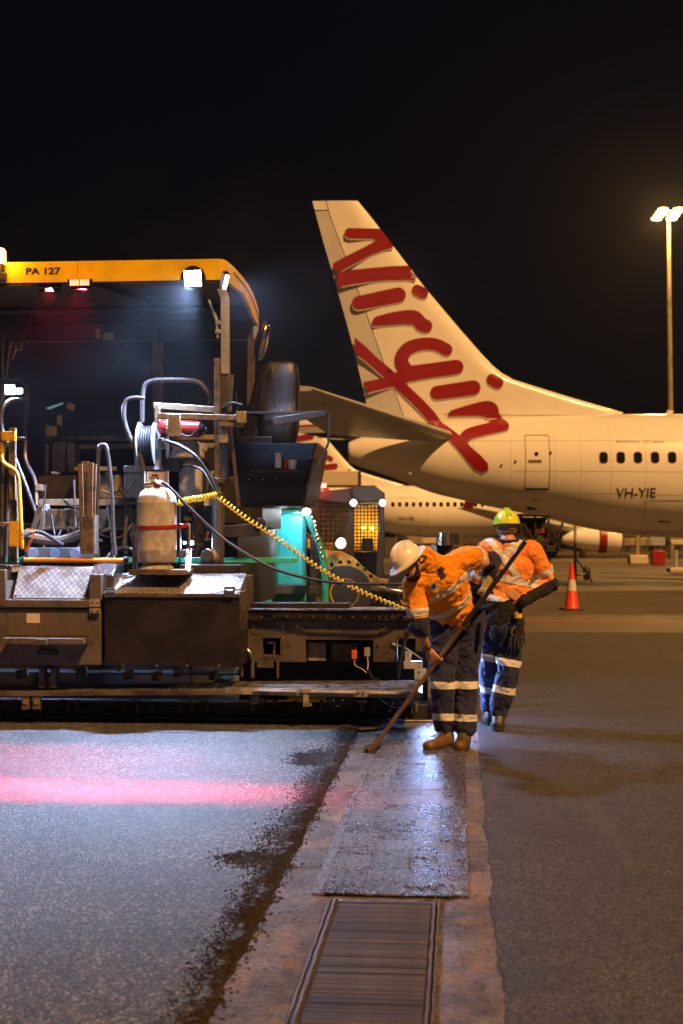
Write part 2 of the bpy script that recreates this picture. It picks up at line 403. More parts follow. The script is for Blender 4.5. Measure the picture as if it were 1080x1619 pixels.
m = MB(); m.add([(-.2, 27.4, .004), (45, 27.4, .004), (45, 27.55, .004), (-.2, 27.55, .004)], [(0, 1, 2, 3)])
struct(place_DF(m.build('painted_apron_line', flat('red_line_paint', (.55, .05, .02), .5))))
for k, (x0, y0, x1, y1) in enumerate(((-60, 62, 90, 62.6), (-60, 95, 120, 96), (-20, 140, 160, 141.5), (-60, 200, 200, 202))):
    m = MB(); m.add([(x0, y0, .004), (x1, y0+1, .004), (x1, y1+1, .004), (x0, y1, .004)], [(0, 1, 2, 3)])
    struct(m.build('painted_apron_line', flat('yellow_line_paint', (.5, .36, .08), .5)))
# concrete surround in slabs (joints between them)
joints = [1.0, 2.6, 4.35, 5.92, 6.9, 8.05, 9.5, 11.0, 12.6]
surround = thing('drain_surround', 'cracked concrete strip framing the slot drain between two asphalt mats', 'drain surround', frame=DF)
surround['kind'] = 'structure'; del surround['category']
def slab(x0, x1, y0, y1, z=.014):
    m = MB(); n = max(2, int((y1-y0)/.05)); w = max(2, int((x1-x0)/.05)); V = []
    for i in range(n+1):
        for j in range(w+1):
            t = y0+(y1-y0)*i/n; q = x0+(x1-x0)*j/w
            V.append((q, t, z+.004*noise.noise(Vector((q*9, t*9, 1)))-(.01 if i in (0, n) or j in (0, w) else 0)))
    m.add(V, [(i*(w+1)+j, i*(w+1)+j+1, (i+1)*(w+1)+j+1, (i+1)*(w+1)+j) for i in range(n) for j in range(w)])
    return m.build('slab', M['concrete'], surround)
for i in range(len(joints)-1):
    a, b = joints[i]+.006, joints[i+1]-.006
    slab(-.90, -.575, a, b); slab(-.065, .215, a, b)
slab(-.57, -.07, 6.27, 6.33, .012)
# bed under the cover boards
m = MB(); m.box((-.575, 6.33, 0), (-.065, 12.6, .008)); m.build('bed', M['concrete'], surround)
# slot grate
gr = thing('drain_grate', 'worn slotted drain grate with narrow cross bars in the foreground', 'drain grate', (-.32, 4.5, 0), frame=DF)
bar = None; t = 2.4; k = 0
pit = MB(); pit.box((-.53, 2.3, .001), (-.115, 6.26, .004)); pit.build('pit', flat('pit_dark', (.01, .008, .007), .8), gr)
while t < 6.24:
    if bar is None:
        mm = MB(); mm.box((-.525, t, .006), (-.12, t+.0195, .020)); bar = mm.build('bar', M['grate'], gr, bevel=.002)
        bar0 = t
    else:
        b = bar.copy(); COL.objects.link(b); b.parent = gr
        b.location = (random.uniform(-.002, .002), t-bar0, random.uniform(-.0022, .0012))
    t += .0262
for q, w in ((-.566, .008), (-.545, .012), (-.108, .012), (-.088, .008)):
    mm = MB()
    for i in range(60):
        a = 2.4+i*.0644; mm.bar((q+.002*sin(i*1.7), a, .018), (q+.002*sin((i+1)*1.7), a+.0644, .018), w, .018)
    mm.build('side_rail', M['box_steel'], gr)
# wet boards laid over the drain
cv = thing('drain_cover', 'wet gritty boards laid edge to edge over the drain beyond the grate', 'drain cover', (-.3, 8.5, 0), frame=DF)
qs = [-.665, -.615, -.43, -.24, -.10, -.025, .045]
rnd = random.Random(4)
for j in range(len(qs)-1):
    t = 6.34; k = 0
    step = (.9, .26, .22, .26, .34, .5)[j]
    off = rnd.uniform(0, step*.5)
    while t < 12.4:
        L = step*rnd.uniform(.75, 1.2) if k else step-off
        e = min(12.5, t+L)
        mm = MB(); z = .025+rnd.uniform(-.003, .003)
        mm.box((qs[j]+.0015, t+.002, .016), (qs[j+1]-.0015, e-.002, z))
        tt = rnd.random()
        dark = (j >= 4 and rnd.random() < .6)
        mt = M['plate'][2] if dark or tt > .66 else M['plate'][1] if tt > .42 else M['plate'][0]
        mm.build('board', mt, cv, bevel=.0015)
        t = e; k += 1
# crumbs of loose asphalt
def crumbs(name, spots, mat, label):
    m = MB(); base = bmesh.new(); bmesh.ops.create_icosphere(base, subdivisions=1, radius=1)
    bv = [v.co.copy() for v in base.verts]; bf = [tuple(v.index for v in f.verts) for f in base.faces]; base.free()
    for (q, t, z, r) in spots:
        R = Matrix.Rotation(random.uniform(0, 6), 3, random.choice('XYZ'))
        sx = Vector((random.uniform(.6, 1.3), random.uniform(.6, 1.3), random.uniform(.45, .8)))
        m.add([Vector((q, t, z))+R @ Vector((b.x*sx.x*random.uniform(.75, 1.2), b.y*sx.y*random.uniform(.75, 1.2), b.z*sx.z))*r for b in bv], bf)
    return tag(place_DF(m.build(name, mat, ang=20)), label, 'debris', kind='stuff')
sp = []
for i in range(6500):
    t = 2.5+9.6*random.random()**.8
    w = .03+.07*(.5+.5*noise.noise(Vector((t*1.3, 4, 2))))+(.06 if 6.7 < t < 8.2 else 0)*random.random()
    q = -.90-abs(random.gauss(0, w*.8)); r = random.uniform(.002, .0065)*(1 if random.random() < .95 else 1.6)
    sp.append((q, t, .030+r*.3, r))
for i in range(1500):
    t = 2.5+9.8*random.random(); r = random.uniform(.003, .011); sp.append((-.835+random.gauss(0, .024), t, .012+r*.3, r))
for (cq, ct, aq, at, n_) in ((-1.05, 6.95, .14, .18, 700), (-1.05, 10.2, .16, .45, 900), (-.98, 9.0, .10, .5, 400), (-.98, 7.6, .10, .5, 500)):
    for i in range(n_):
        r = random.uniform(.002, .0065); sp.append((cq+random.gauss(0, aq*.55)-.3*(0), ct+random.gauss(0, at*.5), .031+r*.3, r))
crumbs('loose_asphalt', sp, M['tar'], 'black crumbs of loose asphalt scattered along the edge of the left mat')
sp = []
for i in range(1600):
    q = random.choice((random.uniform(-.86, -.6), random.uniform(-.03, .18), random.uniform(-.66, .04))); t = random.uniform(4, 12) if q > -.6 else random.uniform(3, 12)
    if -.575 < q < -.08 and t < 6.3: continue
    r = random.uniform(.0015, .0055); sp.append((q, t, .018+(.014 if t > 6.34 and -.66 < q < .04 else 0)+r*.3, r))
crumbs('fine_grit', sp, M['concrete'], 'fine pale grit scattered over the drain surround and boards')
# ------------------------------------------------------------------ asphalt paver
O_ = Vector((0, 12.3, 0)); PF = Matrix.Translation(O_) @ Matrix.Rotation(-A, 4, 'Z')
def pl(px, py, yl):                    # point on the paver's local plane y = yl seen at that place, in paver coordinates
    dx = (px-CX)/F
    x = (dx*(12.3+cA*yl)-sA*yl)/(cA+sA*dx); Y = 12.3-sA*x+cA*yl
    return Vector((x, yl, HC+(HY-py)/F*Y))
def B(m, x0, y0, x1, y1, yl, dep):
    a = pl(x0, y0, yl); b = pl(x1, y1, yl); return m.box((a.x, yl, a.z), (b.x, yl+dep, b.z))
def pts(*a): return [pl(*p) for p in a]
def tube(m, a, r, **k): return m.tube(pts(*a), r, **k)
pv = thing('asphalt_paver', 'large yellow canopied asphalt paver with lit work lamps and open screed walkway', 'paver', (-1.5, 1.5, 0), frame=PF)
def part(name, mat, build, label=None, parent=pv, bevel=.004, **k):
    m = MB(); build(m); return m.build(name, M[mat] if isinstance(mat, str) else mat, parent, label, bevel=bevel, **k)
def bolt(parent, p, r=.012, d=.012, mat='chrome', name='bolt'):
    m = MB(); p = Vector(p); m.cyl(p, p+Vector((0, -d, 0)), r, r*.8, n=6); return m.build(name, M[mat], parent)

# --- screed
part('screed_plate', 'dark_metal', lambda m: (B(m, -260, 1105, 683, 1146, .02, .6), B(m, -260, 1128, 686, 1147, -.05, .07)), bevel=.006)
def f(m):
    for x in range(400, 680, 43): m.cyl(pl(x, 1126, -.051), pl(x, 1110, -.051), .018, .012, n=8)
part('screed_adjuster', 'brown_steel', f)
def f(m):
    for x in range(20, 380, 44): m.cyl(pl(x, 1128, -.051), pl(x, 1115, -.051), .016, .011, n=8)
part('screed_adjuster', 'brown_steel', f)
part('screed_edge_strip', 'pipe', lambda m: B(m, -260, 1136, 690, 1139, -.075, .02))
# curved plates below the deck
def f(m):
    P = [pl(x, y, -.03) for x, y in ((513, 1103), (530, 1098), (548, 1100), (565, 1108), (556, 1119), (540, 1124), (523, 1119))]
    m.prism(P, (0, .02, 0))
o = part('hanger_plate', 'brown_steel', f)
for x, y in ((528, 1107), (542, 1107), (535, 1116)): bolt(o, pl(x, y, -.032))
def f(m):
    c = pl(600, 1112, .015); m.cyl(c+Vector((0, -.02, 0)), c, .11, n=28); 
part('round_cover', 'black_panel', f)
def f(m): c = pl(100, 1120, .015); m.cyl(c+Vector((0, -.02, 0)), c, .07, n=24)
part('round_cover', 'black_panel', f)
# main beam on the right
part('screed_frame', 'box_steel', lambda m: (
    B(m, 378, 983, 415, 1047, .02, .3), B(m, 443, 983, 483, 1047, .02, .3), B(m, 590, 983, 628, 1047, .02, .3), B(m, 657, 983, 676, 1030, .02, .3),
    B(m, 415, 983, 443, 1009, .02, .3), B(m, 415, 1036, 443, 1047, .02, .3), B(m, 483, 983, 590, 1012, .02, .3), B(m, 628, 983, 657, 1010, .02, .3)), bevel=.003)
part('screed_inner_panel', 'black_panel', lambda m: B(m, 378, 1005, 676, 1142, .34, .1))
part('beam', 'black_panel', lambda m: (B(m, 381, 966, 676, 982, -.04, .36),))
o = part('beam_top', 'tarry', lambda m: B(m, 381, 963, 680, 966.5, -.06, .5))
part('upper_rail', 'black_panel', lambda m: B(m, 380, 953.5, 552, 964, .15, .25))
bm_ = [x for x in pv.children if x.name.startswith('beam') and 'top' not in x.name][0]
for i in range(13): bolt(bm_, pl(393+i*20.6, 975, -.041), .014, .014)
part('recess_plate', 'tan_steel', lambda m: B(m, 487, 1016, 515, 1045, .14, .02))
part('recess_plate', 'rust', lambda m: B(m, 524, 1017, 566, 1046, .2, .02))
part('recess_bracket', 'grey_metal', lambda m: (B(m, 422, 1014, 436, 1018, .1, .03), B(m, 432, 1014, 436, 1034, .1, .03)))
part('connector', flat('orange_plastic', (.6, .12, .02), .4), lambda m: (B(m, 556, 1028, 564, 1042, .04, .03),), bevel=.003)
part('connector', 'grey_metal', lambda m: (B(m, 576, 1024, 585, 1038, .04, .03),), bevel=.003)
part('connector_lead', 'label', lambda m: tube(m, ((560, 1042, .05), (562, 1052, .05), (573, 1058, .0), (580, 1064, .0)), .004))
part('connector_lead', 'label', lambda m: tube(m, ((581, 1038, .05), (582, 1050, .03), (581, 1060, .0)), .004))
part('coiled_lead', 'rubber', lambda m: m.coil(pts((583, 1058, -.01), (588, 1072, -.01), (600, 1074, -.01)), .010, .0035, 12))
part('lead', 'rubber', lambda m: (tube(m, ((560, 1028, .06), (566, 1018, .08), (572, 1020, .08), (580, 1024, .06)), .006)))
part('coiled_lead', 'rubber', lambda m: m.coil(pts((650, 992, -.02), (640, 1015, -.05), (634, 1040, -.05), (629, 1072, -.05)), .016, .005, 26))
part('hydraulic_block', 'grey_metal', lambda m: (B(m, 638, 1046, 668, 1058, .0, .1), B(m, 655, 1058, 674, 1075, -.02, .1), B(m, 640, 1030, 650, 1046, .05, .05)))
part('lever', 'grey_metal', lambda m: (tube(m, ((622, 1019, .01), (640, 1024, -.03), (668, 1043, -.02)), .006), m.ball(pl(622, 1019, .01), .017)))
def f(m):
    tube(m, ((376, 1022, .05), (390, 1026, -.01), (399, 1042, -.02), (399, 1068, -.02)), .016)
    m.cyl(pl(399, 1050, -.02), pl(399, 1072, -.02), .021, n=6)
part('hydraulic_hose', 'pipe', f)
def f(m):
    tube(m, ((372, 1030, .05), (380, 1040, .0), (382, 1070, -.01)), .013); m.cyl(pl(382, 1052, -.01), pl(382, 1070, -.01), .019, n=6)
part('hydraulic_hose', 'pipe', f)
part('bracket', 'box_steel', lambda m: (B(m, 406, 1045, 432, 1056, .0, .1), B(m, 420, 1036, 436, 1045, .0, .1), B(m, 437, 1045, 441, 1073, .0, .03)))
part('lower_beam', 'black', lambda m: B(m, -260, 1060, 378, 1068, .25, .3))
# --- boxes on the left
def slope_box(m, x0, x1, ytop, yfront, ybot, yl, dep, rise):
    a = pl(x0, yfront, yl); b = pl(x1, ybot, yl); zt = a.z+rise
    P = [(a.x, yl, b.z), (a.x, yl, a.z), (a.x, yl+dep, zt), (a.x, yl+dep+.25, zt), (a.x, yl+dep+.25, b.z)]
    m.prism(P, (b.x-a.x, 0, 0))
part('right_box', 'black_panel', lambda m: B(m, 165, 940, 379, 1054, -.45, .60), bevel=.006)
def f(m):
    a = pl(163, 939.5, -.455); b = pl(374, 939.5, -.455)
    z1 = pl(163, 906, -.02).z
    x1 = b.x+.02
    m.prism([(a.x, -.455, a.z), (a.x, -.455, a.z+.012), (a.x, -.05, z1), (a.x, -.02, z1), (a.x, -.02, a.z), ], (x1-a.x, 0, 0))
part('box_lid', 'tread', f, 'white lit tread plate lid', bevel=.003)
part('right_box_end', 'brown_steel', lambda m: (m.box(pl(375, 910, -.02)+Vector((0.0, 0, 0)), pl(386, 1000, -.02)+Vector((.03, .35, 0))), B(m, 374, 935, 381, 1000, -.44, .4)))
part('lid_trim', 'box_steel', lambda m: B(m, 165, 938, 379, 945, -.47, .02))
rb = [x for x in pv.children if x.name == 'right_box'][0]
for x, y in ((192, 942), (245, 942), (292, 942), (345, 942), (195, 1052), (248, 1052), (296, 1052), (347, 1052)): bolt(rb, pl(x, y, -.471 if y < 1000 else -.451), .015)
part('hinge', 'chrome', lambda m: (B(m, 165, 930, 182, 944, -.49, .02), m.cyl(pl(167, 936, -.5), pl(180, 936, -.5), .012)))
part('hinge', 'chrome', lambda m: (B(m, 354, 927, 371, 944, -.49, .02), m.cyl(pl(356, 934, -.5), pl(369, 934, -.5), .012)))
part('left_box', 'box_steel', lambda m: (B(m, -200, 961, 160, 1052, -.42, .55), B(m, -200, 947, 158, 961, -.46, .6), B(m, 141, 908, 160, 950, -.46, .5), B(m, -200, 900, 9, 950, -.46, .5)), bevel=.008)
def f(m):
    a = pl(20, 946, -.40); b = pl(142, 946, -.40); zt = pl(20, 897, -.22).z
    m.prism([(a.x, -.40, a.z), (a.x, -.22, zt), (a.x, -.05, zt+.01), (a.x, 0, a.z)], (b.x-a.x, 0, 0))
part('tread_step', 'tread', f, 'tan lit tread plate step')
part('corner_block', 'chrome', lambda m: slope_box(m, 143, 180, 893, 909, 945, -.38, .12, .09), bevel=.012)
part('corner_block', 'chrome', lambda m: B(m, -30, 893, 19, 905, -.42, .3), bevel=.01)
lb = [x for x in pv.children if x.name.startswith('left_box')][0]
part('door_panel', 'box_steel', lambda m: B(m, 12, 963, 140, 1006, -.425, .01))
part('sticker', 'label', lambda m: B(m, 42, 970, 63, 985, -.427, .003), bevel=0)
def f(m):
    m.box(pl(3, 1009, -.62), pl(142, 1016, -.42)); P = [pl(8, 1016, -.44), pl(140, 1016, -.44), pl(118, 1034, -.44), pl(40, 1034, -.44)]
    m.prism(P, (0, .015, 0)); B(m, 52, 1011, 74, 1020, -.66, .05)
part('fold_down_step', 'brown_steel', f)
part('latch', 'dark_metal', lambda m: B(m, 58, 1028, 88, 1036, -.5, .06))
for x, y in ((148, 915), (150, 1006), (2, 955), (146, 953), (155, 953), (146, 966), (155, 966), (25, 942), (133, 942)): bolt(lb, pl(x, y, -.462), .012)
part('corner_plate', 'tan_steel', lambda m: (B(m, 141, 947, 157, 960, -.468, .008), B(m, 141, 962, 157, 970, -.468, .03)))
part('support_bracket', 'brown_steel', lambda m: (B(m, 61, 1056, 70, 1088, -.35, .1), B(m, 80, 1056, 89, 1088, -.35, .1), B(m, 61, 1068, 89, 1088, -.3, .06)))
part('gap_filler', 'brown_steel', lambda m: (B(m, 155, 1044, 169, 1048, -.4, .1), B(m, 183, 1054, 188, 1062, -.4, .05)))
# --- walkway decks
def deck(m, xa, xb, ya0, yb0, ya1, yb1, f0=-.50, f1=.0, th=.035):
    P = [pl(xa, ya0, f0), pl(xb, yb0, f0), pl(xb, yb1, f1), pl(xa, ya1, f1)]
    m.prism(P, (0, 0, -th))
part('walkway', 'tarry', lambda m: deck(m, -200, 362, 1097, 1092, 1087, 1079))
part('walkway', 'tarry', lambda m: deck(m, 357, 668, 1091, 1096, 1077, 1075))
dl = part('deck_edge', 'brown_steel', lambda m: m.bar(pl(-200, 1099, -.505), pl(362, 1094, -.505), .012, .045))
dr = part('deck_edge', 'tan_steel', lambda m: m.bar(pl(356, 1092, -.505), pl(664, 1099, -.505), .014, .058), 'pale edge with round rods')
for a, b in ((401, 470), (490, 563), (584, 645)):
    m = MB(); m.cyl(pl(a, 1092+(a-400)*.02, -.525), pl(b, 1092.5+(b-400)*.02, -.525), .012, n=10); m.build('rod', M['tan_steel'], dr)
for x in (362, 370, 383, 475, 566, 575, 650): bolt(dr, pl(x, 1095, -.513), .012)
part('deck_latch', 'tan_steel', lambda m: (B(m, 479, 1090, 488, 1118, -.54, .03), B(m, 477, 1088, 491, 1096, -.55, .04), B(m, 483, 1112, 493, 1117, -.54, .02)))
def f(m):
    for x in range(262, 352, 9): m.bar(pl(x, 1090.5-(x-262)*.02, -.40), pl(x+7, 1084-(x-262)*.03, -.10), .02, .006)
part('deck_tread', 'chrome', f, bevel=0)
def f(m):
    for x in range(70, 205, 9): m.bar(pl(x, 1094.5, -.42), pl(x+6, 1088.5, -.15), .022, .005)
part('deck_tread', 'tarry', f, bevel=0)
for x in (40, 57): part('deck_hinge', 'brown_steel', lambda m: (B(m, x-6, 1098, x+6, 1122, -.50, .05), m.cyl(pl(x, 1110, -.51), pl(x, 1110, -.44), .025)))
part('deck_hinge', 'brown_steel', lambda m: (B(m, 395, 1100, 410, 1114, -.45, .1), B(m, 622, 1102, 632, 1116, -.45, .08), B(m, 405, 1104, 418, 1112, -.4, .1)))
# --- tractor body behind the screed
part('track_frame', 'black', lambda m: (m.box((-3.9, .75, .15), (-1.45, 3.9, .95))), bevel=.02)
part('tractor_body', 'dark_metal', lambda m: (m.box((-3.9, 1.35, .9), (-1.12, 4.2, 1.75)), m.box((-3.9, 2.6, 1.7), (-1.05, 4.2, 2.25))), bevel=.02)
part('rear_beam', 'brown_steel', lambda m: (B(m, 55, 805, 240, 833, 1.0, .2), B(m, 50, 833, 200, 838, .9, .35)))
part('rear_beam', 'tan_steel', lambda m: (B(m, 62, 789, 240, 799, 1.1, .15)))
part('upper_beam', 'tan_steel', lambda m: (B(m, 72, 689, 345, 695, 1.9, .12), B(m, 118, 702, 345, 708, 1.85, .1)))
part('upper_beam', 'tan_steel', lambda m: (B(m, 118, 738, 182, 744, 1.3, .08)))
part('housing', 'black_panel', lambda m: (B(m, 74, 696, 345, 800, 2.2, .3)))
part('housing_box', 'tan_steel', lambda m: (B(m, 82, 698, 104, 747, 1.7, .3)))
part('housing_box', 'tan_steel', lambda m: (B(m, 106, 700, 118, 746, 1.65, .2)))
part('housing_post', 'tan_steel', lambda m: (B(m, 71, 692, 76, 750, 1.6, .06)))
part('housing_box', 'tan_steel', lambda m: (B(m, 157, 751, 187, 788, 1.4, .3)), bevel=.01)
part('housing_box', 'dark_metal', lambda m: (B(m, 60, 752, 120, 790, 1.5, .3)), bevel=.01)
part('tool_box', 'grey_metal', lambda m: (B(m, 195, 736, 222, 747, .78, .25), B(m, 196, 748, 226, 787, .8, .24)), bevel=.012)
part('frame_leg', 'brown_steel', lambda m: (m.bar(pl(52, 838, .8), pl(64, 800, .8), .02, .05), m.bar(pl(66, 838, .85), pl(66, 806, .85), .03, .03)))
part('pivot_shaft', 'brown_steel', lambda m: tube(m, ((35, 845, .7), (60, 852, .7), (95, 855, .7), (130, 845, .7)), .05))
def f(m):
    B(m, 40, 866, 150, 882, .5, .2)
    for x in (52, 86, 118): m.cyl(pl(x, 875, .47), pl(x, 875, .5), .05, n=20)
part('hydraulic_manifold', flat('blue_grey_paint', (.10, .12, .16), .4), f)
part('hose_bundle', 'rubber', lambda m: (tube(m, ((160, 895, .3), (180, 872, .4), (205, 868, .4), (222, 885, .4)), .022), tube(m, ((185, 900, .3), (180, 880, .3), (178, 850, .5), (170, 800, .9)), .016), tube(m, ((30, 850, .4), (60, 840, .5), (100, 862, .6)), .02)))
# junk under the lid behind the bottle
part('rear_shelf', 'dark_metal', lambda m: (B(m, 285, 893, 380, 905, .1, .5), B(m, 283, 800, 285, 893, .6, .05), B(m, 240, 800, 345, 895, 1.1, .1)))
part('sensor_box', 'yellow_dirty', lambda m: B(m, 291, 817, 302, 823, .9, .05))
def f(m):
    P = [(.0, 0), (.11, 0), (.12, .03), (.10, .14), (.06, .2), (.0, .2)]; m.lathe(P, pl(335, 903, .35), 20)
part('brass_lamp_body', 'brown_steel', f)
def f(m):
    c = pl(327, 878, .22); m.cyl(c, c+Vector((0, .08, 0)), .055, n=20)
part('sight_gauge', 'chrome', f)
part('sight_gauge', 'chrome', lambda m: m.cyl(pl(289, 875, .3), pl(289, 875, .38), .04))
# upright mast with cross bars
part('mast', 'rust', lambda m: (B(m, 338.5, 566, 347.5, 760, .30, .05)), 'rust brown square mast')
part('mast', 'box_steel', lambda m: (B(m, 348, 590, 363, 640, .42, .07), B(m, 349, 640, 361, 760, .48, .06), m.bar(pl(366, 592, .45), pl(363, 650, .45), .03, .04), m.bar(pl(364, 675, .4), pl(378, 800, .4), .05, .03)))
part('cross_bar', 'tan_steel', lambda m: m.bar(pl(243, 641, .36), pl(340, 648, .36), .03, .055))
part('cross_bar', 'tan_steel', lambda m: m.bar(pl(250, 657, .26), pl(381, 661, .26), .04, .05))
part('bar_bracket', 'tan_steel', lambda m: (B(m, 244, 638, 252, 668, .3, .04), B(m, 265, 655, 285, 690, .22, .04), B(m, 346, 668, 383, 674, .25, .1), B(m, 374, 650, 388, 668, .2, .08), B(m, 346, 675, 360, 700, .3, .06)))
part('pull_cable', 'chrome', lambda m: (tube(m, ((348, 677, .2), (353, 685, .2), (358, 692, .2)), .004), tube(m, ((372, 620, .3), (377, 640, .3), (372, 655, .3)), .004)))
part('ladder_ram', 'pipe', lambda m: (m.cyl(pl(345, 880, .35), pl(345, 778, .35), .055, n=18), m.cyl(pl(345, 778, .35), pl(345, 700, .35), .03, n=14), m.cyl(pl(345, 764, .35), pl(345, 756, .35), .06, n=18)), 'upright hydraulic ram')
part('link_arm', 'dark_metal', lambda m: (m.bar(pl(355, 840, .5), pl(412, 838, .5), .06, .11), m.cyl(pl(412, 828, .45), pl(412, 828, .6), .05)))
part('hose', 'rubber', lambda m: tube(m, ((263, 697, .2), (285, 705, .15), (310, 722, .1), (330, 750, .1), (345, 783, .1)), .014))
part('hose', 'rubber', lambda m: tube(m, ((290, 735, .3), (318, 742, .2), (333, 765, .15), (342, 785, .15)), .010))
part('hose', 'rubber', lambda m: (tube(m, ((350, 645, .3), (366, 637, .2), (384, 640, .2)), .010), tube(m, ((252, 520, 2.4), (256, 570, 2.3), (270, 600, 2.0), (283, 640, 1.4)), .010)))
# lamp head like a hood
def f(m):
    c = pl(297, 716, .75); m.lathe([(0, .11), (.10, .105), (.125, .06), (.16, -.0), (.165, -.04), (.16, -.05), (0, -.05)], c, 20)
part('engine_cap', 'bottle', f)
part('engine_cap', 'bottle', lambda m: m.lathe([(0, .1), (.09, .09), (.13, .0), (.13, -.25), (0, -.25)], pl(305, 745, .85), 20))
part('valve_block', 'dark_metal', lambda m: (B(m, 246, 716, 285, 745, .7, .15), B(m, 262, 690, 267, 725, .5, .04), B(m, 290, 745, 335, 790, 1.0, .2)))
part('small_tank', 'bottle', lambda m: (B(m, 290, 700, 322, 712, 1.15, .2), B(m, 322, 745, 338, 800, 1.0, .12)))
# handrails
part('handrail', 'pipe', lambda m: (tube(m, ((228, 745, .5), (222, 720, .5), (207, 695, .5), (197, 665, .5), (197, 640, .5), (206, 630, .5), (229, 629, .5)), .021),))
part('handrail', 'pipe', lambda m: (tube(m, ((225, 668, .62), (226, 622, .62), (232, 606, .62), (250, 601, .62), (300, 601, .62), (318, 607, .62), (331, 625, .62), (333, 640, .62)), .021)))
part('handrail', 'pipe', lambda m: (tube(m, ((153, 882, .1), (154, 780, .1), (156, 714, .1), (163, 703, .1), (170, 714, .1), (177, 780, .1), (179, 838, .1), (182, 878, .1)), .018), m.cyl(pl(155, 842, .1), pl(178, 835, .1), .015)))
part('rail_clamp', 'chrome', lambda m: (B(m, 149, 831, 160, 836, .05, .08), B(m, 149, 852, 160, 857, .05, .08)))
part('handrail', 'pipe', lambda m: (tube(m, ((-25, 603, 1.3), (20, 601, 1.3), (35, 606, 1.3), (41, 622, 1.3), (40, 700, 1.25), (42, 730, 1.2), (56, 760, 1.1), (58, 800, 1.0)), .021)))
part('handrail', 'pipe', lambda m: (tube(m, ((40, 631, 1.2), (18, 633, 1.0), (5, 645, .9), (2, 665, .9), (7, 690, .9), (20, 715, .9), (40, 765, .9), (57, 812, .9)), .019), m.cyl(pl(22, 693, 1.2), pl(41, 693, 1.2), .017)))
part('handrail', 'pipe', lambda m: (tube(m, ((3, 880, .1), (4, 760, .1), (7, 715, .1), (13, 702, .1), (17, 715, .1), (13, 780, .1), (10, 880, .1)), .018)))
# yellow lever arm
part('yellow_lever', 'yellow_dirty', lambda m: (tube(m, ((3, 697, .0), (3, 725, .0), (10, 735, .0), (25, 745, .0), (30, 765, .0), (33, 820, .0), (35, 868, .0)), .020, n=8, sm=5), B(m, 1, 682, 24, 697, -.03, .05), B(m, 14, 824, 30, 864, -.02, .04)))
part('lever_post', 'rust', lambda m: (B(m, 14, 676, 24, 790, .06, .05), B(m, 12, 745, 27, 890, .1, .05), B(m, -3, 826, 14, 832, .0, .06)))
part('coiled_lead', 'coil_orange', lambda m: m.coil(pts((40, 838, .0), (50, 838, .0), (54, 845, .0), (46, 860, .0), (40, 872, .0)), .012, .0045, 13))
part('roller_tube', paint('orange_rod', (.75, .30, .02), .4, dirt=.3), lambda m: (m.cyl(pl(38, 885, -.1), pl(196, 886, -.1), .020, n=12)), 'orange rod')
part('rod_end', 'black', lambda m: (m.cyl(pl(196, 886, -.1), pl(204, 886, -.1), .034, n=12), m.cyl(pl(34, 884, -.1), pl(38, 885, -.1), .03)))
part('green_bar', 'green', lambda m: B(m, 8, 881, 470, 890, .62, .03), 'long green flat bar')
# plank holder (the boards in it are things of their own)
part('board_holder', 'rust', lambda m: (B(m, 127.5, 814, 130, 876, -.13, .14), B(m, 147.5, 814, 149.5, 876, -.13, .14), B(m, 130, 816, 147.5, 876, -.14, .01), B(m, 130, 873, 147.5, 876, -.13, .14)), bevel=.002)
# exhaust stack
part('exhaust_stack', 'grey_metal', lambda m: (m.cyl(pl(249, 700, 2.6), pl(249, 535, 2.6), .056, n=20), m.cyl(pl(249, 605, 2.6), pl(249, 601, 2.6), .065, n=20)))
# control console left
def f(m):
    m.prism([pl(66, 644, 1.5), pl(103, 634, 1.5), pl(106, 636, 1.5), pl(104, 646, 1.5), pl(80, 656, 1.5), pl(66, 654, 1.5)], (0, .3, 0)); B(m, 70, 654, 90, 672, 1.55, .2); B(m, 42, 656, 72, 700, 1.4, .4)
part('console', 'black', f, bevel=.01)
part('console_screen', glow('teal_screen', (.1, .6, .55), .25), lambda m: m.prism([pl(72, 645, 1.49), pl(100, 636, 1.49), pl(100, 639, 1.49), pl(78, 648, 1.49)], (0, -.004, 0)), bevel=0)
# grimy clutter of hoses, fittings and cables in the engine bay
rc = random.Random(21)
for i in range(16):
    x0, y0 = rc.uniform(60, 330), rc.uniform(745, 870); x1, y1 = x0+rc.uniform(-70, 70), y0+rc.uniform(-30, 40); d_ = rc.uniform(.75, 1.0); r_ = rc.choice((.008, .011, .016))
    part('hose', rc.choice(('rubber', 'rubber', 'black', 'brown_steel')), lambda m: tube(m, ((x0, y0, d_), (x0*.7+x1*.3, max(y0, y1)+rc.uniform(4, 16), d_-.08), (x0*.3+x1*.7, max(y0, y1)+rc.uniform(0, 12), d_-.06), (x1, y1, d_)), r_, n=7), bevel=0)
for i in range(34):
    x0, y0 = rc.uniform(55, 335), rc.uniform(742, 885); w_, h_ = rc.uniform(4, 13), rc.uniform(3, 11); d_ = rc.uniform(.85, 1.25)
    part(rc.choice(('fitting', 'bracket', 'valve')), rc.choice(('dark_metal', 'brown_steel', 'tan_steel', 'black', 'grey_metal', 'pipe')), lambda m: (B(m, x0, y0, x0+w_, y0+h_, d_, .12) if rc.random() < .6 else m.cyl(pl(x0, y0, d_), pl(x0+w_, y0, d_), h_*.0022, n=12)), bevel=.004)
for i in range(9):
    x0 = rc.uniform(60, 330); part('pipe', 'pipe', lambda m: m.cyl(pl(x0, rc.uniform(750, 800), 1.0), pl(x0+rc.uniform(-4, 4), rc.uniform(840, 885), .9), rc.uniform(.008, .018), n=8), bevel=0)
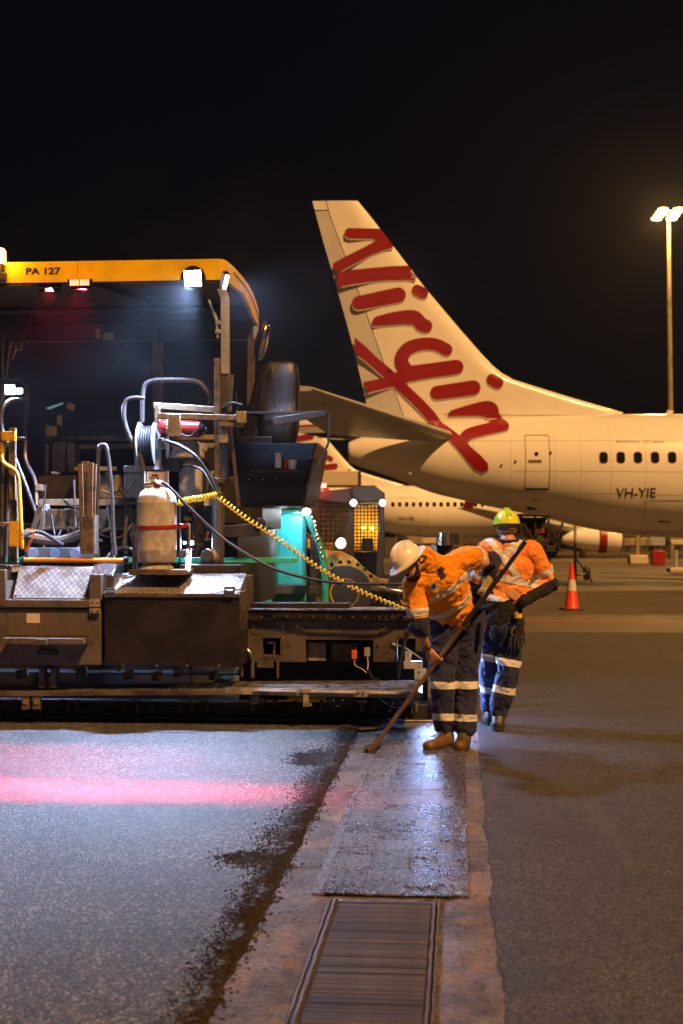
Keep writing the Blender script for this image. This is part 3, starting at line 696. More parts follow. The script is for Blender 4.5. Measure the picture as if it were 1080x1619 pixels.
# stiffeners, lugs and cables along the lower screed
for x0 in (-8, 118, 214, 300, 432, 505, 588, 650):
    part('stiffener', 'brown_steel', lambda m: B(m, x0, 1107, x0+5, 1130, -.03, .06))
for x0, x1 in ((100, 190), (210, 330), (405, 470), (600, 665)):
    part('cable', 'rubber', lambda m: tube(m, ((x0, 1106, -.05), (x0*.6+x1*.4, 1120, -.06), (x1, 1108, -.05)), .008, n=7), bevel=0)
for x0, y0 in ((195, 1070), (240, 1072), (275, 1066), (330, 1070), (120, 1066), (25, 1068)):
    part('lug', 'brown_steel', lambda m: (B(m, x0, y0-8, x0+9, y0+5, -.05, .2), m.cyl(pl(x0+4, y0, -.06), pl(x0+4, y0, .0), .018, n=10)))
for x0 in (398, 470, 600, 640): part('weld_plate', 'box_steel', lambda m: B(m, x0, 990, x0+9, 1003, .012, .01), bevel=.002)
for x, y in ((400, 990), (400, 1040), (470, 990), (462, 1040), (598, 1020), (620, 1040), (450, 1000), (610, 992)): bolt(rb if False else pv, pl(x, y, .018), .013)
part('scrape', 'tan_steel', lambda m: B(m, 447, 984, 449, 1010, .018, .002), bevel=0)
# --- canopy
cnp = MB()
xl, xr, yb, yf = -4.2, -1.068, .35, 2.44
zt = pl(357, 409, yb).z; zb = pl(357, 442, yb).z
fas = MB()
prof = [(0, 0), (.02, 0), (.02, -.004)]
fas.box((xl, yb, zb), (xr-.06, yb+.04, zt))
# rounded corner then the side fascia running forward and drooping
side_top = [(357, 411), (370, 422), (384, 437.7), (393, 450), (400, 463), (405, 476), (409, 490), (409, 500)]
side_bot = [(357, 443), (365, 447), (384, 463), (392, 479), (396, 495), (401, 503), (407, 512), (408, 514)]
def yl_for(px):
    dx = (px-CX)/F; return (dx*12.3-xr*(cA+sA*dx))/(sA-dx*cA)
V = []
for (a, b), (c_, d_) in zip(side_top, side_bot):
    y = yl_for(a); T = pl(a, b, y); Bt = pl(a, d_+(a-c_)*1.3, y)
    V.append((xr, y, T.z, Bt.z))
V[0] = (xr, yb+.05, zt-.01, zb); V[-1] = (xr, V[-1][1]+.02, V[-1][3]+.06, V[-1][3])
for i in range(len(V)-1):
    a, b = V[i], V[i+1]
    fas.add([(a[0], a[1], a[2]), (b[0], b[1], b[2]), (b[0], b[1], b[3]), (a[0], a[1], a[3]), (a[0]-.035, a[1], a[2]), (b[0]-.035, b[1], b[2]), (b[0]-.035, b[1], b[3]), (a[0]-.035, a[1], a[3])],
            [(0, 1, 2, 3), (7, 6, 5, 4), (0, 4, 5, 1), (3, 2, 6, 7)]+([(0, 3, 7, 4)] if i == 0 else [])+([(1, 5, 6, 2)] if i == len(V)-2 else []))
fas.add([(xr-.06, yb, zt), (xr-.018, yb+.015, zt-.004), (xr, yb+.05, zt-.01), (xr, yb+.05, zb), (xr-.018, yb+.015, zb), (xr-.06, yb, zb)], [(0, 1, 4, 5), (1, 2, 3, 4)])
cn = fas.build('canopy_fascia', M['yellow'], pv, ang=50)
mm = MB()
for i in range(1, len(V)-2): 
    a, b = V[i], V[i+1]; mm.bar((xr+.003, a[1], a[2]-.045-.01*i), (xr+.003, b[1], b[2]-.045-.01*(i+1)), .006, .014)
mm.build('black_stripe', M['black'], cn)
def f(m):
    R = []
    for k in range(9):
        t = k/8; y = yb+.04+(yf-yb)*t; R.append((y, zt+.035*sin(t*pi)-.16*t**3))
    vv = []
    for y, z in R: vv += [(xl, y, z), (xr-.02, y, z)]
    m.add(vv, [(i*2, i*2+1, i*2+3, i*2+2) for i in range(8)])
part('canopy_roof', 'yellow', f, bevel=0)
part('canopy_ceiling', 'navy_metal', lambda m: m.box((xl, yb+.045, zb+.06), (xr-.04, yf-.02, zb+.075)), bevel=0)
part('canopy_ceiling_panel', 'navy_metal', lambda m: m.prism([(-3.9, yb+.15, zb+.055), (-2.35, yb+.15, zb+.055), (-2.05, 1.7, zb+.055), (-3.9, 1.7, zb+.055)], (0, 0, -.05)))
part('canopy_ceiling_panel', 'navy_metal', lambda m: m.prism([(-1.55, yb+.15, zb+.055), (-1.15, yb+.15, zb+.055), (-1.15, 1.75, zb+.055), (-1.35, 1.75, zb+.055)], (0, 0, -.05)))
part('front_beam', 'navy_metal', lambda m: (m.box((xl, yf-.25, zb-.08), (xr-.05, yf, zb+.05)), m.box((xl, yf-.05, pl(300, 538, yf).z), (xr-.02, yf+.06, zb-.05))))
part('ceiling_pipe', 'navy_metal', lambda m: m.cyl((xl, yf-.5, zb-.0), (xr-.3, yf-.5, zb-.0), .035))
part('notice', 'label', lambda m: B(m, 163, 526, 180, 537, yf-.07, .004), bevel=0)
part('notice', 'label', lambda m: B(m, 151, 520, 159, 535, yf-.07, .004), bevel=0)
part('hanging_bracket', 'dark_metal', lambda m: (B(m, 40, 500, 54, 538, yf-.3, .04)))
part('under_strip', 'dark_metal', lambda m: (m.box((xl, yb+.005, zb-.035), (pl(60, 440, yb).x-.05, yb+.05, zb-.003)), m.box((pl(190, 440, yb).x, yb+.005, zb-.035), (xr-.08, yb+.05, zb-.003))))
# canopy post: two legs of the roof frame
part('canopy_post', 'grey_metal', lambda m: (m.bar(pl(356, 470, .45), pl(356.5, 592, .45), .085, .07), m.bar(pl(350, 456, .45), pl(356, 473, .45), .08, .07)), 'pale grey square post')
part('canopy_post', 'brown_steel', lambda m: m.bar(pl(398, 520, 2.35), pl(396, 640, 2.35), .07, .07))
part('canopy_post', 'dark_metal', lambda m: m.bar(pl(12, 538, 2.0), pl(-6, 680, 2.0), .07, .07))
part('canopy_post', 'brown_steel', lambda m: m.bar(pl(2, 530, 1.2), pl(-1, 640, 1.2), .05, .05))
def f(m):
    m.cyl(pl(330, 474, .42), pl(337, 492, .42), .012); m.cyl(pl(337, 492, .42), pl(343, 508, .42), .016); m.cyl(pl(343, 508, .42), pl(344, 535, .42), .012)
    B(m, 340, 507, 349, 513, .4, .05); B(m, 340, 521, 349, 527, .4, .05)
part('lamp_bracket', 'grey_metal', f)
part('sun_flap', 'navy_metal', lambda m: B(m, 324, 486, 343, 518, .6, .02))
# side mirror
def f(m):
    c = pl(413, 539, 1.9); Mx = Matrix.Rotation(radians(12), 3, 'Y') @ Matrix.Diagonal((1, 1, 1))
    m.ball(c, (.055, .12, .205), 16, 10, Mx)
part('mirror', 'black', f)
def f(m):
    c = pl(414.5, 540, 1.84); Mx = Matrix.Rotation(radians(12), 3, 'Y'); m.ball(c+Vector((.018, -.03, 0)), (.045, .09, .19), 16, 10, Mx)
part('mirror_back', 'chrome', f)
part('mirror_glass', 'grey_metal', lambda m: (m.bar(pl(404, 516, 1.95), pl(407, 562, 1.95), .02, .05), m.cyl(pl(400, 522, 2.2), pl(412, 522, 1.95), .012)))
# lettering on the fascia
def text_mesh(s, size, extrude=.001, spacing=1.0, shear=0, bold=0):
    cu = bpy.data.curves.new('lettering', 'FONT'); cu.body = s; cu.size = size; cu.extrude = extrude; cu.space_character = spacing; cu.shear = shear; cu.offset = bold
    cu.resolution_u = 3
    o = bpy.data.objects.new('lettering', cu); COL.objects.link(o); dg = bpy.context.evaluated_depsgraph_get()
    me = bpy.data.meshes.new_from_object(o.evaluated_get(dg)); bpy.data.objects.remove(o); bpy.data.curves.remove(cu)
    return me
def text_on(s, c0, c1, parent, mat, name='lettering', **k):      # fit text in the box c0 (lower left) .. c1 (upper right) of an x-z plane
    me = text_mesh(s, 1, **k); xs = [v.co.x for v in me.vertices]; ys = [v.co.y for v in me.vertices]
    off = OFF[root_of(parent).name]; c0 = Vector(c0)-off; c1 = Vector(c1)-off
    for v in me.vertices:
        u = (v.co.x-min(xs))/(max(xs)-min(xs)); w = (v.co.y-min(ys))/(max(ys)-min(ys))
        v.co = Vector((c0.x+(c1.x-c0.x)*u, c0.y-v.co.z, c0.z+(c1.z-c0.z)*w))
    return link(name, me, mat, parent)
text_on('PA 127', pl(41, 434.5, yb-.002), pl(96, 422.5, yb-.002), cn, M['black'], bold=.03)
part('fascia_seam', 'black', lambda m: m.box(pl(122, 409, yb-.001), pl(122.6, 441, yb-.001)+Vector((0, .002, 0))), bevel=0, parent=cn)
# --- lamps of the paver
def led(px, py, yl, w, h, parent=pv, name='work_lamp', aim=None, power=0, col=(.44, .61, 1), spot=170, size=.06, mat='white_glow', blend=.6, laim=None):
    c = pl(px, py, yl); d = (Vector(aim)-c).normalized() if aim is not None else Vector((0, -1, 0))
    q = d.to_track_quat('-Y', 'Z').to_matrix().to_4x4(); T = Matrix.Translation(c) @ q
    m = MB(); m.box((-w/2-.012, 0, -h/2-.012), (w/2+.012, .07, h/2+.012), T); body = m.build(name, M['black'], parent, bevel=.008)
    m = MB(); m.box((-w/2, -.006, -h/2), (w/2, .002, h/2), T); m.build('lens', M[mat], body)
    if power:
        p = PF @ (c+d*.06); o = lamp('lamp', 'SPOT', p, power, col, spot_size=radians(spot), spot_blend=blend, shadow_soft_size=size, aim=PF @ (c+(laim if laim is not None else d*2)))
    return body
def f(m):
    c = pl(305, 440, yb-.01); m.cyl(c, c+Vector((0, .06, 0)), .115, n=24)
part('lamp_recess', 'black', f, parent=cn)
LED1 = 4300
led(305, 440, yb-.03, .15, .135, aim=pl(300, 440, yb)+Vector((-.2, -3, -.9)), laim=Vector((-1.8, -1.7, -3.3)), power=LED1, spot=106, blend=.9)
led(357, 446, yb-.10, .03, .13, aim=pl(357, 446, yb)+Vector((1.2, -2, -1.6)), laim=Vector((2.6, -.9, -2.2)), power=560, spot=118, blend=.4)
led(16, 616, 1.1, .09, .09, aim=pl(16, 616, 1.1)+Vector((.2, -2.0, -.6)), laim=Vector((.2, -2.0, -1.6)), power=130, spot=150)
led(31, 618, 1.1, .05, .05, aim=pl(31, 618, 1.1)+Vector((.4, -2.0, -1.0)))
led(303, 858, .8, .035, .035, aim=pl(303, 858, .8)+Vector((0, -2, -.5)), power=10)
led(292, 858, .8, .02, .02, aim=pl(292, 858, .8)+Vector((0, -2, -.3)))
led(664, 1066, .0, .03, .03, aim=pl(664, 1066, .0)+Vector((.9, -.55, -.45)), power=110, col=(.35, .5, 1), spot=130, name='marker_lamp')
led(655, 1020, .36, .03, .03, aim=pl(655, 1020, .36)+Vector((.2, -.6, -.4)), power=8, col=(.35, .6, 1), spot=150, name='marker_lamp')
part('reflector', 'chrome', lambda m: (m.prism([pl(15, 545, 2.6), pl(24, 540, 2.6), pl(27, 548, 2.6), pl(20, 568, 2.6)], (0, .02, 0)), tube(m, ((24, 540, 2.6), (27, 552, 2.6), (33, 552, 2.6), (34, 540, 2.6)), .01)))
# red light bar: eight LEDs; the added slots throw its band across the mat
c = pl(126, 446.5, yb-.03)
rbx = part('red_light_bar', 'black', lambda m: m.box(c+Vector((-.115, .008, -.032)), c+Vector((.115, .024, .032))))
for g0 in (-.082, .010):
    for k in range(4):
        m = MB(); x = c.x+g0+k*.0215; m.box((x-.0075, c.y-.001, c.z-.026), (x+.0075, c.y+.008, c.z+.026)); m.build('red_led', M['red_glow'], rbx)
# added slots that shape the red band: a strip lamp between two visor blades
def slot(c2, ang, half, power, L=.09):
    d = Vector((0, -sin(radians(ang)), -cos(radians(ang)))); q = d.to_track_quat('-Z', 'X').to_matrix().to_4x4(); T = Matrix.Translation(c2) @ q
    g = L*math.tan(radians(half))
    for s_ in (-1, 1):
        a, b = sorted((s_*g, s_*(g+.003))); m = MB(); m.box((a, -.10, -L), (b, .10, .004), T); m.build('added_visor', M['black'], rbx)
    for s_ in (-1, 1): m = MB(); a, b = sorted((s_*.036, s_*.039)); m.box((-g+.0005, a, -L), (g-.0005, b, .004), T); m.build('added_visor_end', M['black'], rbx)
    m = MB(); m.box((-g, -.05, .004), (g, .05, .008), T); m.build('added_visor_back', M['black'], rbx)
    l = bpy.data.lights.new('red_strip', 'AREA'); l.shape = 'RECTANGLE'; l.size = .005; l.size_y = .04; l.energy = power; l.color = (1, .035, .08)
    o = bpy.data.objects.new('red_strip', l); COL.objects.link(o); o.matrix_world = PF @ T
slot(c+Vector((-.30, .11, .018)), 37.5, 10, 400)
slot(c+Vector((0, .11, .010)), 45.3, 2.0, 2100)

# amber beacon at the corner of the canopy
bc = pl(1, 414, yb-.03)
part('beacon_bracket', 'dark_metal', lambda m: (m.cyl(bc+Vector((0, 0, -.12)), bc+Vector((0, 0, -.02)), .035), m.box(bc+Vector((-.06, -.03, -.17)), bc+Vector((.05, .03, -.10)))))
bea = part('beacon', 'amber_glow', lambda m: m.lathe([(.045, -.02), (.05, 0), (.047, .10), (.03, .12), (0, .125)], bc, 16), bevel=0)
lamp('beacon_light', 'POINT', PF @ (bc+Vector((0, -.1, .05))), 12, (1, .42, .06), shadow_soft_size=.05)
# --- seat side: operator station
def f(m):
    # covered seat: upright back with rounded top, bulging lower pocket
    rows = [(572, 421, 462, .14), (578, 412, 470, .20), (600, 403, 473, .24), (630, 396, 473, .26), (652, 390, 472, .28), (656, 405, 473, .30), (675, 407, 472, .32), (690, 408, 470, .31), (699, 415, 466, .26)]
    V = []; n = 20
    for y, x0, x1, dep in rows:
        a = pl(x0, y, .95); b = pl(x1, y, .95); cx_ = (a.x+b.x)/2; hw = (b.x-a.x)/2
        for k in range(n):
            t = 2*pi*k/n; ct, st = cos(t), sin(t)
            ex = abs(ct)**.55*(1 if ct > 0 else -1); ey = abs(st)**.6*(1 if st > 0 else -1)
            w = .012*noise.noise(Vector((t*2.3, y*.05, 3)))
            V.append((cx_+ex*(hw+w), .98+ey*dep*.5+w+(.02*(y-600)/100), a.z))
    m.add(V, [(i*n+k, i*n+(k+1) % n, (i+1)*n+(k+1) % n, (i+1)*n+k) for i in range(len(rows)-1) for k in range(n)]+[tuple(range(n)), tuple(range((len(rows)-1)*n, len(rows)*n))])
g = N('black_seat_cover'); n1 = g.noise(5, 5, .6, stretch=(1.5, 1, .45)); n2 = g.noise(22, 4, .6)
g.set(col=(.013, .013, .015), rough=.45, spec=.6, normal=g.bump(g.math('ADD', n1, g.math('MULTIPLY', n2, .12)), .55, .05)); M['cover'] = g.m
st = part('seat', M['cover'], f, 'operator seat wrapped in a black waterproof cover', bevel=0, ang=60)
part('seat_flap', M['cover'], lambda m: m.prism([pl(393, 655, .90), pl(385, 690, .9), pl(381, 697, .9), pl(400, 690, .88), pl(408, 660, .86)], (0, .25, 0)), parent=pv)
part('piping', M['cover'], lambda m: (tube(m, ((405, 654, .80), (440, 654, .79), (473, 654, .82)), .006), tube(m, ((432, 578, .84), (418, 600, .82), (413, 640, .80)), .005)), parent=st, bevel=0)
part('operator_platform', 'black', lambda m: (
    m.prism([pl(376, 700, .7), pl(500, 700, .7), pl(481, 800, .7), pl(376, 800, .7)], (0, 1.2, 0)), B(m, 380, 745, 488, 752, .62, .2)), bevel=.015)
part('side_console', 'black', lambda m: (B(m, 378, 690, 430, 742, .8, .5), m.prism([pl(478, 727, .68), pl(497, 722, .68), pl(492, 740, .68), pl(480, 768, .68), pl(472, 768, .68)], (0, .5, 0))), bevel=.01)
part('console_strip', 'box_steel', lambda m: (B(m, 396, 743, 482, 746, .60, .02), B(m, 400, 724, 432, 729, .78, .02), B(m, 400, 733, 432, 736, .78, .02)))
for i_ in range(3): part('console_light', 'label', lambda m: B(m, 392+i_*22, 757, 395+i_*22, 758.5, .69, .01))
part('water_bottle', 'label', lambda m: (m.cyl(pl(440, 740, .66), pl(440, 716, .66), .03, n=12), ))
part('paper_bag', 'red', lambda m: (m.cbox(pl(452, 734, .66), (.03, .04, .10), (0, .2, 0)),))
part('crumpled_cup', 'label', lambda m: (m.cyl(pl(462, 742, .68), pl(462, 727, .68), .035, .045, n=12),))
scr = part('side_screen', 'glass', lambda m: m.prism([pl(376, 652, .55), pl(515, 652, .55), pl(521, 657, .55), pl(519, 702, .55), pl(486, 770, .55), pl(376, 770, .55)], (0, .010, 0)), 'clear perspex side screen with dark rim')
mm = MB(); P = pts((376, 652, .545), (515, 652, .545), (521, 657, .545), (519, 702, .545), (486, 770, .545)); 
for i in range(4): mm.bar(P[i], P[i+1], .014, .02)
mm.build('rim', M['dark_metal'], scr)
part('rim', 'dark_metal', lambda m: m.prism([pl(432, 660, .53), pl(506, 649, .53), pl(516, 651, .53), pl(516, 657, .53), pl(505, 660, .53), pl(432, 672, .53)], (0, .01, 0)), parent=scr)
# ------------------------------------------------------------------ loose things on and around the paver
def pth(name, label, cat, at, group=None): return thing(name, label, cat, at, frame=PF, group=group)
base = pl(248, 906, -.22)
# steel tray with a strap frame, part of the paver; the bottle stands on it
part('bottle_tray', 'rust', lambda m: (m.box(pl(203, 909, -.42), pl(292, 901, -.42)+Vector((0, .40, 0))),))
part('strap_frame', 'tan_steel', lambda m: (tube(m, ((213, 905, -.22), (212, 840, -.22), (212, 828, -.22)), .010, sm=0, n=8), m.bar(pl(283, 829, -.12), pl(300.5, 829, -.12), .012, .012), m.bar(pl(300, 829, -.12), pl(300, 870, -.12), .03, .012), m.bar(pl(297, 905, -.3), pl(299, 868, -.12), .05, .012), m.bar(pl(214, 905, -.1), pl(213, 828, -.1), .012, .05)))
# gas bottle
zb0 = pl(248, 901, -.22).z; zt0 = pl(248, 745, -.22).z; H = zt0-zb0
gb = pth('gas_bottle', 'tall scuffed grey gas bottle with red valve standing on the paver tray', 'gas bottle', (base.x, -.22, zb0))
R_ = (pl(283, 800, -.22).x-pl(220, 800, -.22).x)/2*.98; cb = Vector((base.x, -.22, zb0))
m = MB(); k = H/156
prof = [(R_*.62, 10*k), (R_*.9, 13*k), (R_*.985, 20*k), (R_, 30*k), (R_*1.012, 31.5*k), (R_, 33*k), (R_, 66*k), (R_*1.01, 67*k), (R_*1.01, 69*k), (R_, 70*k), (R_, 104*k), (R_*1.012, 106*k), (R_*.99, 108*k), (R_*.95, 116*k), (R_*.82, 123*k), (R_*.6, 128*k), (R_*.3, 130*k), (0, 131*k)]
m.lathe(prof, cb, 40); m.build('tank', M['bottle'], gb)
m = MB(); m.lathe([(R_*.86, 0), (R_*.88, 2*k), (R_*.70, 9*k), (R_*.62, 12*k), (R_*.58, 11*k), (R_*.8, 0)], cb, 36); m.build('foot_ring', M['bottle'], gb)
m = MB(); n = 22
for a0, a1, z0, z1 in ((radians(20), radians(160), 118*k, H),):
    V = []
    for i in range(n+1):
        a = a0+(a1-a0)*i/n
        for r in (R_*.60, R_*.57):
            for z in (z0+3*k*0, z1-(3*k if i in (0, n) else 0)): V.append(cb+Vector((r*cos(a), r*sin(a), z)))
    m.add(V, [(i*4, i*4+4, i*4+5, i*4+1) for i in range(n)]+[(i*4+2, i*4+3, i*4+7, i*4+6) for i in range(n)]+[(i*4+1, i*4+5, i*4+7, i*4+3) for i in range(n)]+[(0, 1, 3, 2), (n*4, n*4+2, n*4+3, n*4+1)])
m.build('collar', M['bottle'], gb)
m = MB()
for s_ in (-1, 1): m.bar(cb+Vector((s_*R_*.60, -.02, 120*k)), cb+Vector((s_*R_*.60, -.02, H)), .035, .006, up=(1, 0, 0))
m.build('collar', M['bottle'], gb)
m = MB(); v0 = cb+Vector((.0, -.03, 130*k)); m.cyl(v0, v0+Vector((0, 0, .035)), .018); m.cyl(v0+Vector((-.10, 0, .03)), v0+Vector((.01, 0, .045)), .013); m.build('valve', M['brass'], gb)
m = MB(); m.cyl(v0+Vector((.01, -.02, .02)), v0+Vector((.03, -.05, .05)), .030, n=14); m.cyl(v0+Vector((.02, -.02, .0)), v0+Vector((.015, -.02, .09)), .024, .018, n=12); m.build('regulator', M['red'], gb)
m = MB(); m.cyl(v0+Vector((-.01, 0, .095)), v0+Vector((-.01, 0, .110)), .030, n=10); m.build('valve_wheel', M['black'], gb)
m = MB(); m.cyl(v0+Vector((-.03, -.02, .07)), v0+Vector((-.03, -.02, .09)), .022, n=10); m.build('valve_cap', M['teal'], gb)
# red tie strap
sm_ = MB(); P = []
for i in range(15):
    a = pi+pi*i/14; P.append(cb+Vector(((R_+.006)*cos(a), (R_+.006)*sin(a), 69*k-.012*sin(pi*i/14))))
P = [pl(212, 832, -.12), pl(215, 838, -.2)]+P+[pl(290, 832, -.15), pl(298, 829, -.12)]
for i in range(len(P)-1): sm_.bar(P[i], P[i+1]+(P[i+1]-P[i])*.06, .004, .030, up=(0, 0, 1))
tag(sm_.build('ratchet_strap', M['red'], None, origin=None), 'red ratchet strap round the grey gas bottle', 'strap'); bpy.data.objects['ratchet_strap'].matrix_world = PF
# hoses
def pobj(name, mat, build, label, cat, kind=None, at=None):
    m = MB(); build(m); o = m.build(name, M[mat] if isinstance(mat, str) else mat); 
    c = sum((v.co for v in o.data.vertices), Vector())/len(o.data.vertices); c.z = min(v.co.z for v in o.data.vertices)
    for v in o.data.vertices: v.co -= c
    o.matrix_world = PF @ Matrix.Translation(c); return tag(o, label, cat, kind=kind)
pobj('gas_hose', 'rubber', lambda m: tube(m, ((256, 762, -.26), (268, 770, -.3), (300, 803, -.32), (345, 845, -.3), (380, 870, -.3), (420, 893, -.3), (450, 905, -.3), (490, 915, -.3), (530, 921, -.3), (580, 923.5, -.3), (640, 924, -.3), (665, 930, -.2), (690, 960, .1)), .0125), 'black gas hose drooping from the grey bottle across the screed', 'hose')
pobj('coiled_cord', 'coil_yellow', lambda m: (m.coil(pts((283, 795, .1), (300, 790, .05), (320, 787, .02), (342, 783, .05)), .026, .0075, 15, n=5, per=10), m.coil(pts((346, 786, .05), (385, 816, -.1), (440, 852, -.2), (500, 895, -.2), (560, 930, -.2), (600, 948, -.15), (636, 963, -.05)), .018, .0075, 44, n=5, per=10)), 'yellow coiled air cord stretched down to the screed edge', 'cord')
# hose reel
rl = pth('hose_reel', 'grey hose reel wound with black hose behind the gas bottle', 'hose reel', pl(233, 742, .6))
c = pl(234, 702, .62)
for s_, nm in ((-1, .0), (1, .0)):
    m = MB(); x = c.x+s_*.072; m.cyl((x-.006, c.y, c.z), (x+.006, c.y, c.z), .205, n=32); m.build('flange', M['grey_metal'], rl, bevel=.004)
for i in range(6):
    m = MB(); x = c.x-.055+i*.022; m.lathe([(.15, -.011), (.165, -.006), (.168, 0), (.165, .006), (.15, .011), (.10, .011), (.10, -.011)], (x, c.y, c.z), 28, M=Matrix.Rotation(pi/2, 3, 'Y')); m.build('hose_turn', M['rubber'], rl)
m = MB(); m.cyl(c+Vector((.07, 0, 0)), c+Vector((.17, 0, 0)), .035); m.cbox(c+Vector((.13, -.04, .0)), (.08, .08, .10)); m.cyl(c+Vector((.12, -.05, .03)), c+Vector((.20, -.08, .03)), .02); m.build('swivel', M['chrome'], rl, bevel=.006)
m = MB(); m.cbox(c+Vector((0, .02, -.22)), (.24, .16, .03)); m.bar(c+Vector((.10, 0, -.22)), c+Vector((.10, 0, 0)), .012, .05); m.bar(c+Vector((-.10, 0, -.22)), c+Vector((-.10, 0, 0)), .012, .05); m.build('stand', M['grey_metal'], rl)
# fire extinguisher lying on its bracket
fe = pth('fire_extinguisher', 'red fire extinguisher lying in a bracket beneath the cross bars', 'fire extinguisher', pl(285, 690, .55))
a = pl(256, 675, .6); b = pl(316, 679, .6)
m = MB(); m.cyl(a+(b-a)*.06, b, .075, n=22); m.ball(a+(b-a)*.08, .075, 18, 10); m.build('tank', M['red'], fe)
m = MB(); m.cyl(b, b+(b-a)*.10, .07, .05, n=20); m.cyl(b+(b-a)*.1, b+(b-a)*.18, .02); m.bar(b+(b-a)*.15+Vector((0, -.02, .02)), b+(b-a)*.15+Vector((-.12, -.04, .05)), .02, .01); m.build('valve_head', M['black'], fe)
m = MB(); m.cyl(a+(b-a)*.15, a+(b-a)*.36, .0762, n=22); m.build('label_band', M['label'], fe)
m = MB(); m.cyl(a+(b-a)*.78, a+(b-a)*.80, .0775, n=22); m.build('strap', M['black'], fe)
m = MB(); tube(m, ((314, 678, .5), (300, 690, .5), (280, 683, .5), (262, 672, .5)), .010); m.build('discharge_hose', M['rubber'], fe)
# rusty boards standing in the holder
g = [((126, 735), (131, 814), 'warped rust brown board leaning out at the left of the holder', 7, .02), ((134, 731), (137, 814), 'tallest rust brown board, in the middle of the holder', 11, .06), ((142, 733), (141, 814), 'wide rust brown board facing out of the holder', 9, -.01), ((149, 735), (146, 814), 'narrow rust brown board at the right of the holder beside the rail', 6, .03)]
for (x0, y0), (x1, y1), lab, w, dy in g:
    o_ = pth('board', lab, 'board', pl(x1, 870, -.08+dy), 'rusty boards standing in the holder')
    m = MB(); a = pl(x0+1, y0, -.07+dy); b = pl(x1, 870, -.07+dy); m.bar(b, a, w*.0056, .012, up=(0, 1, 0)); m.build('plank', M['rust'], o_, bevel=.002)
    m = MB(); m.bar(a, a+Vector((0, 0, .008)), w*.0060, .016, up=(0, 1, 0)); m.build('end_cap', M['tan_steel'], o_)
# ------------------------------------------------------------------ teal tipper body and worksite loader beyond the paver
tt = thing('tipper_truck', 'teal tipper body lit bright cyan inside, backed up behind the paver seat', 'truck', (-.6, 17.5, 0))
def tp(name, mat, pts_, d, dep, label=None, parent=tt, bevel=.006):
    m = MB()
    m.prism([W(x, y, d) for x, y in pts_], (0, dep, 0)); return m.build(name, M[mat], parent, label, bevel=bevel)
tp('side_wall', 'teal', [(372, 800), (430, 800), (430, 956), (372, 956)], 17.9, .08)
tp('front_panel', 'teal', [(427, 806), (484, 806), (484, 956), (427, 956)], 18.9, .06)
tp('lit_panel', 'cyan', [(437, 812), (482, 812), (482, 936), (437, 936)], 18.6, .10, 'bright cyan lit inner panel', bevel=.03)
tp('lit_ledge', 'cyan', [(433, 936), (484, 936), (484, 954), (433, 954)], 18.3, .3)
tp('top_rail', 'cyan', [(426, 807), (484, 807), (484, 811), (426, 811)], 18.2, .5)
tp('side_post', 'teal', [(426, 810), (438, 810), (438, 954), (426, 954)], 18.2, .3)
tp('edge_post', 'cyan', [(478, 812), (484, 812), (484, 900), (478, 915)], 17.7, .2)
m = MB(); m.tube([W(x, y, 17.6) for x, y in ((484, 808), (492, 830), (503, 855), (511, 885), (514, 920), (514, 956))], .045, n=8); m.build('curved_rail', M['teal'], tt)
tp('tail_plate', 'brown_steel', [(486, 840), (505, 865), (510, 956), (484, 956)], 17.9, .05, 'oily tailgate plate')
tp('yellow_patch', 'yellow_dirty', [(500, 900), (511, 893), (513, 945), (500, 945)], 17.7, .04)
tp('yellow_patch', 'yellow_dirty', [(486, 852), (500, 858), (500, 872), (486, 866)], 17.8, .03)
tp('hydraulic_clutter', 'dark_metal', [(490, 855), (500, 850), (508, 870), (505, 905), (495, 930), (490, 900)], 17.6, .1)
tp('bracket', 'dark_metal', [(488, 928), (507, 926), (507, 938), (488, 940)], 17.5, .1)
m = MB()
rr = random.Random(3)
for i in range(14):
    y = 790+i*7; m.ball(W(488+i*1.6+rr.uniform(-2, 2), y, 17.5), rr.uniform(.02, .035), 8, 6)
m.build('hose_fittings', M['chrome'], tt)
m = MB(); m.cyl(W(489, 808, 17.5), W(490, 786, 17.5), .04, .015, n=10); m.build('yellow_tip', M['yellow_dirty'], tt)
tp('yellow_sign', 'yellow_dirty', [(372, 806), (403, 810), (403, 819), (372, 817)], 17.8, .03)
tp('stripe_panel', 'teal', [(404, 800), (417, 800), (417, 880), (404, 880)], 17.85, .03)
for i in range(4): tp('stripe', 'dark_metal', [(406, 806+i*16), (415, 812+i*16), (415, 822+i*16), (406, 816+i*16)], 17.83, .02, bevel=0)
m = MB(); m.box((-1.35, 17.9, .9), (-.45, 22, 1.0)); m.box((-1.35, 20, .4), (-.45, 23, .8)); m.build('chassis', M['dark_metal'], tt)
for x in (-1.25, -.5):
    for y in (19, 21.5):
        m = MB(); m.cyl((x-.14, y, .48), (x+.14, y, .48), .48, n=28); w = m.build('wheel', M['rubber'], tt, bevel=.03)
m = MB(); m.box(W(417, 906, 17.7), W(421, 860, 17.7)+Vector((0, .02, 0))); m.build('light_strip', M['white_glow'], tt)
lamp('tipper_light', 'POINT', W(440, 830, 16.9), 16, (.8, .95, 1), shadow_soft_size=.1)  # added lamp without a fixture, brightens the teal wall from the front
lamp('tipper_light', 'POINT', W(472, 812, 18.35), 42, (.55, .95, 1), shadow_soft_size=.05)
m = MB(); m.ball(W(484, 809, 17.45), .045, 12, 8); m.build('lamp', M['white_glow'], tt)
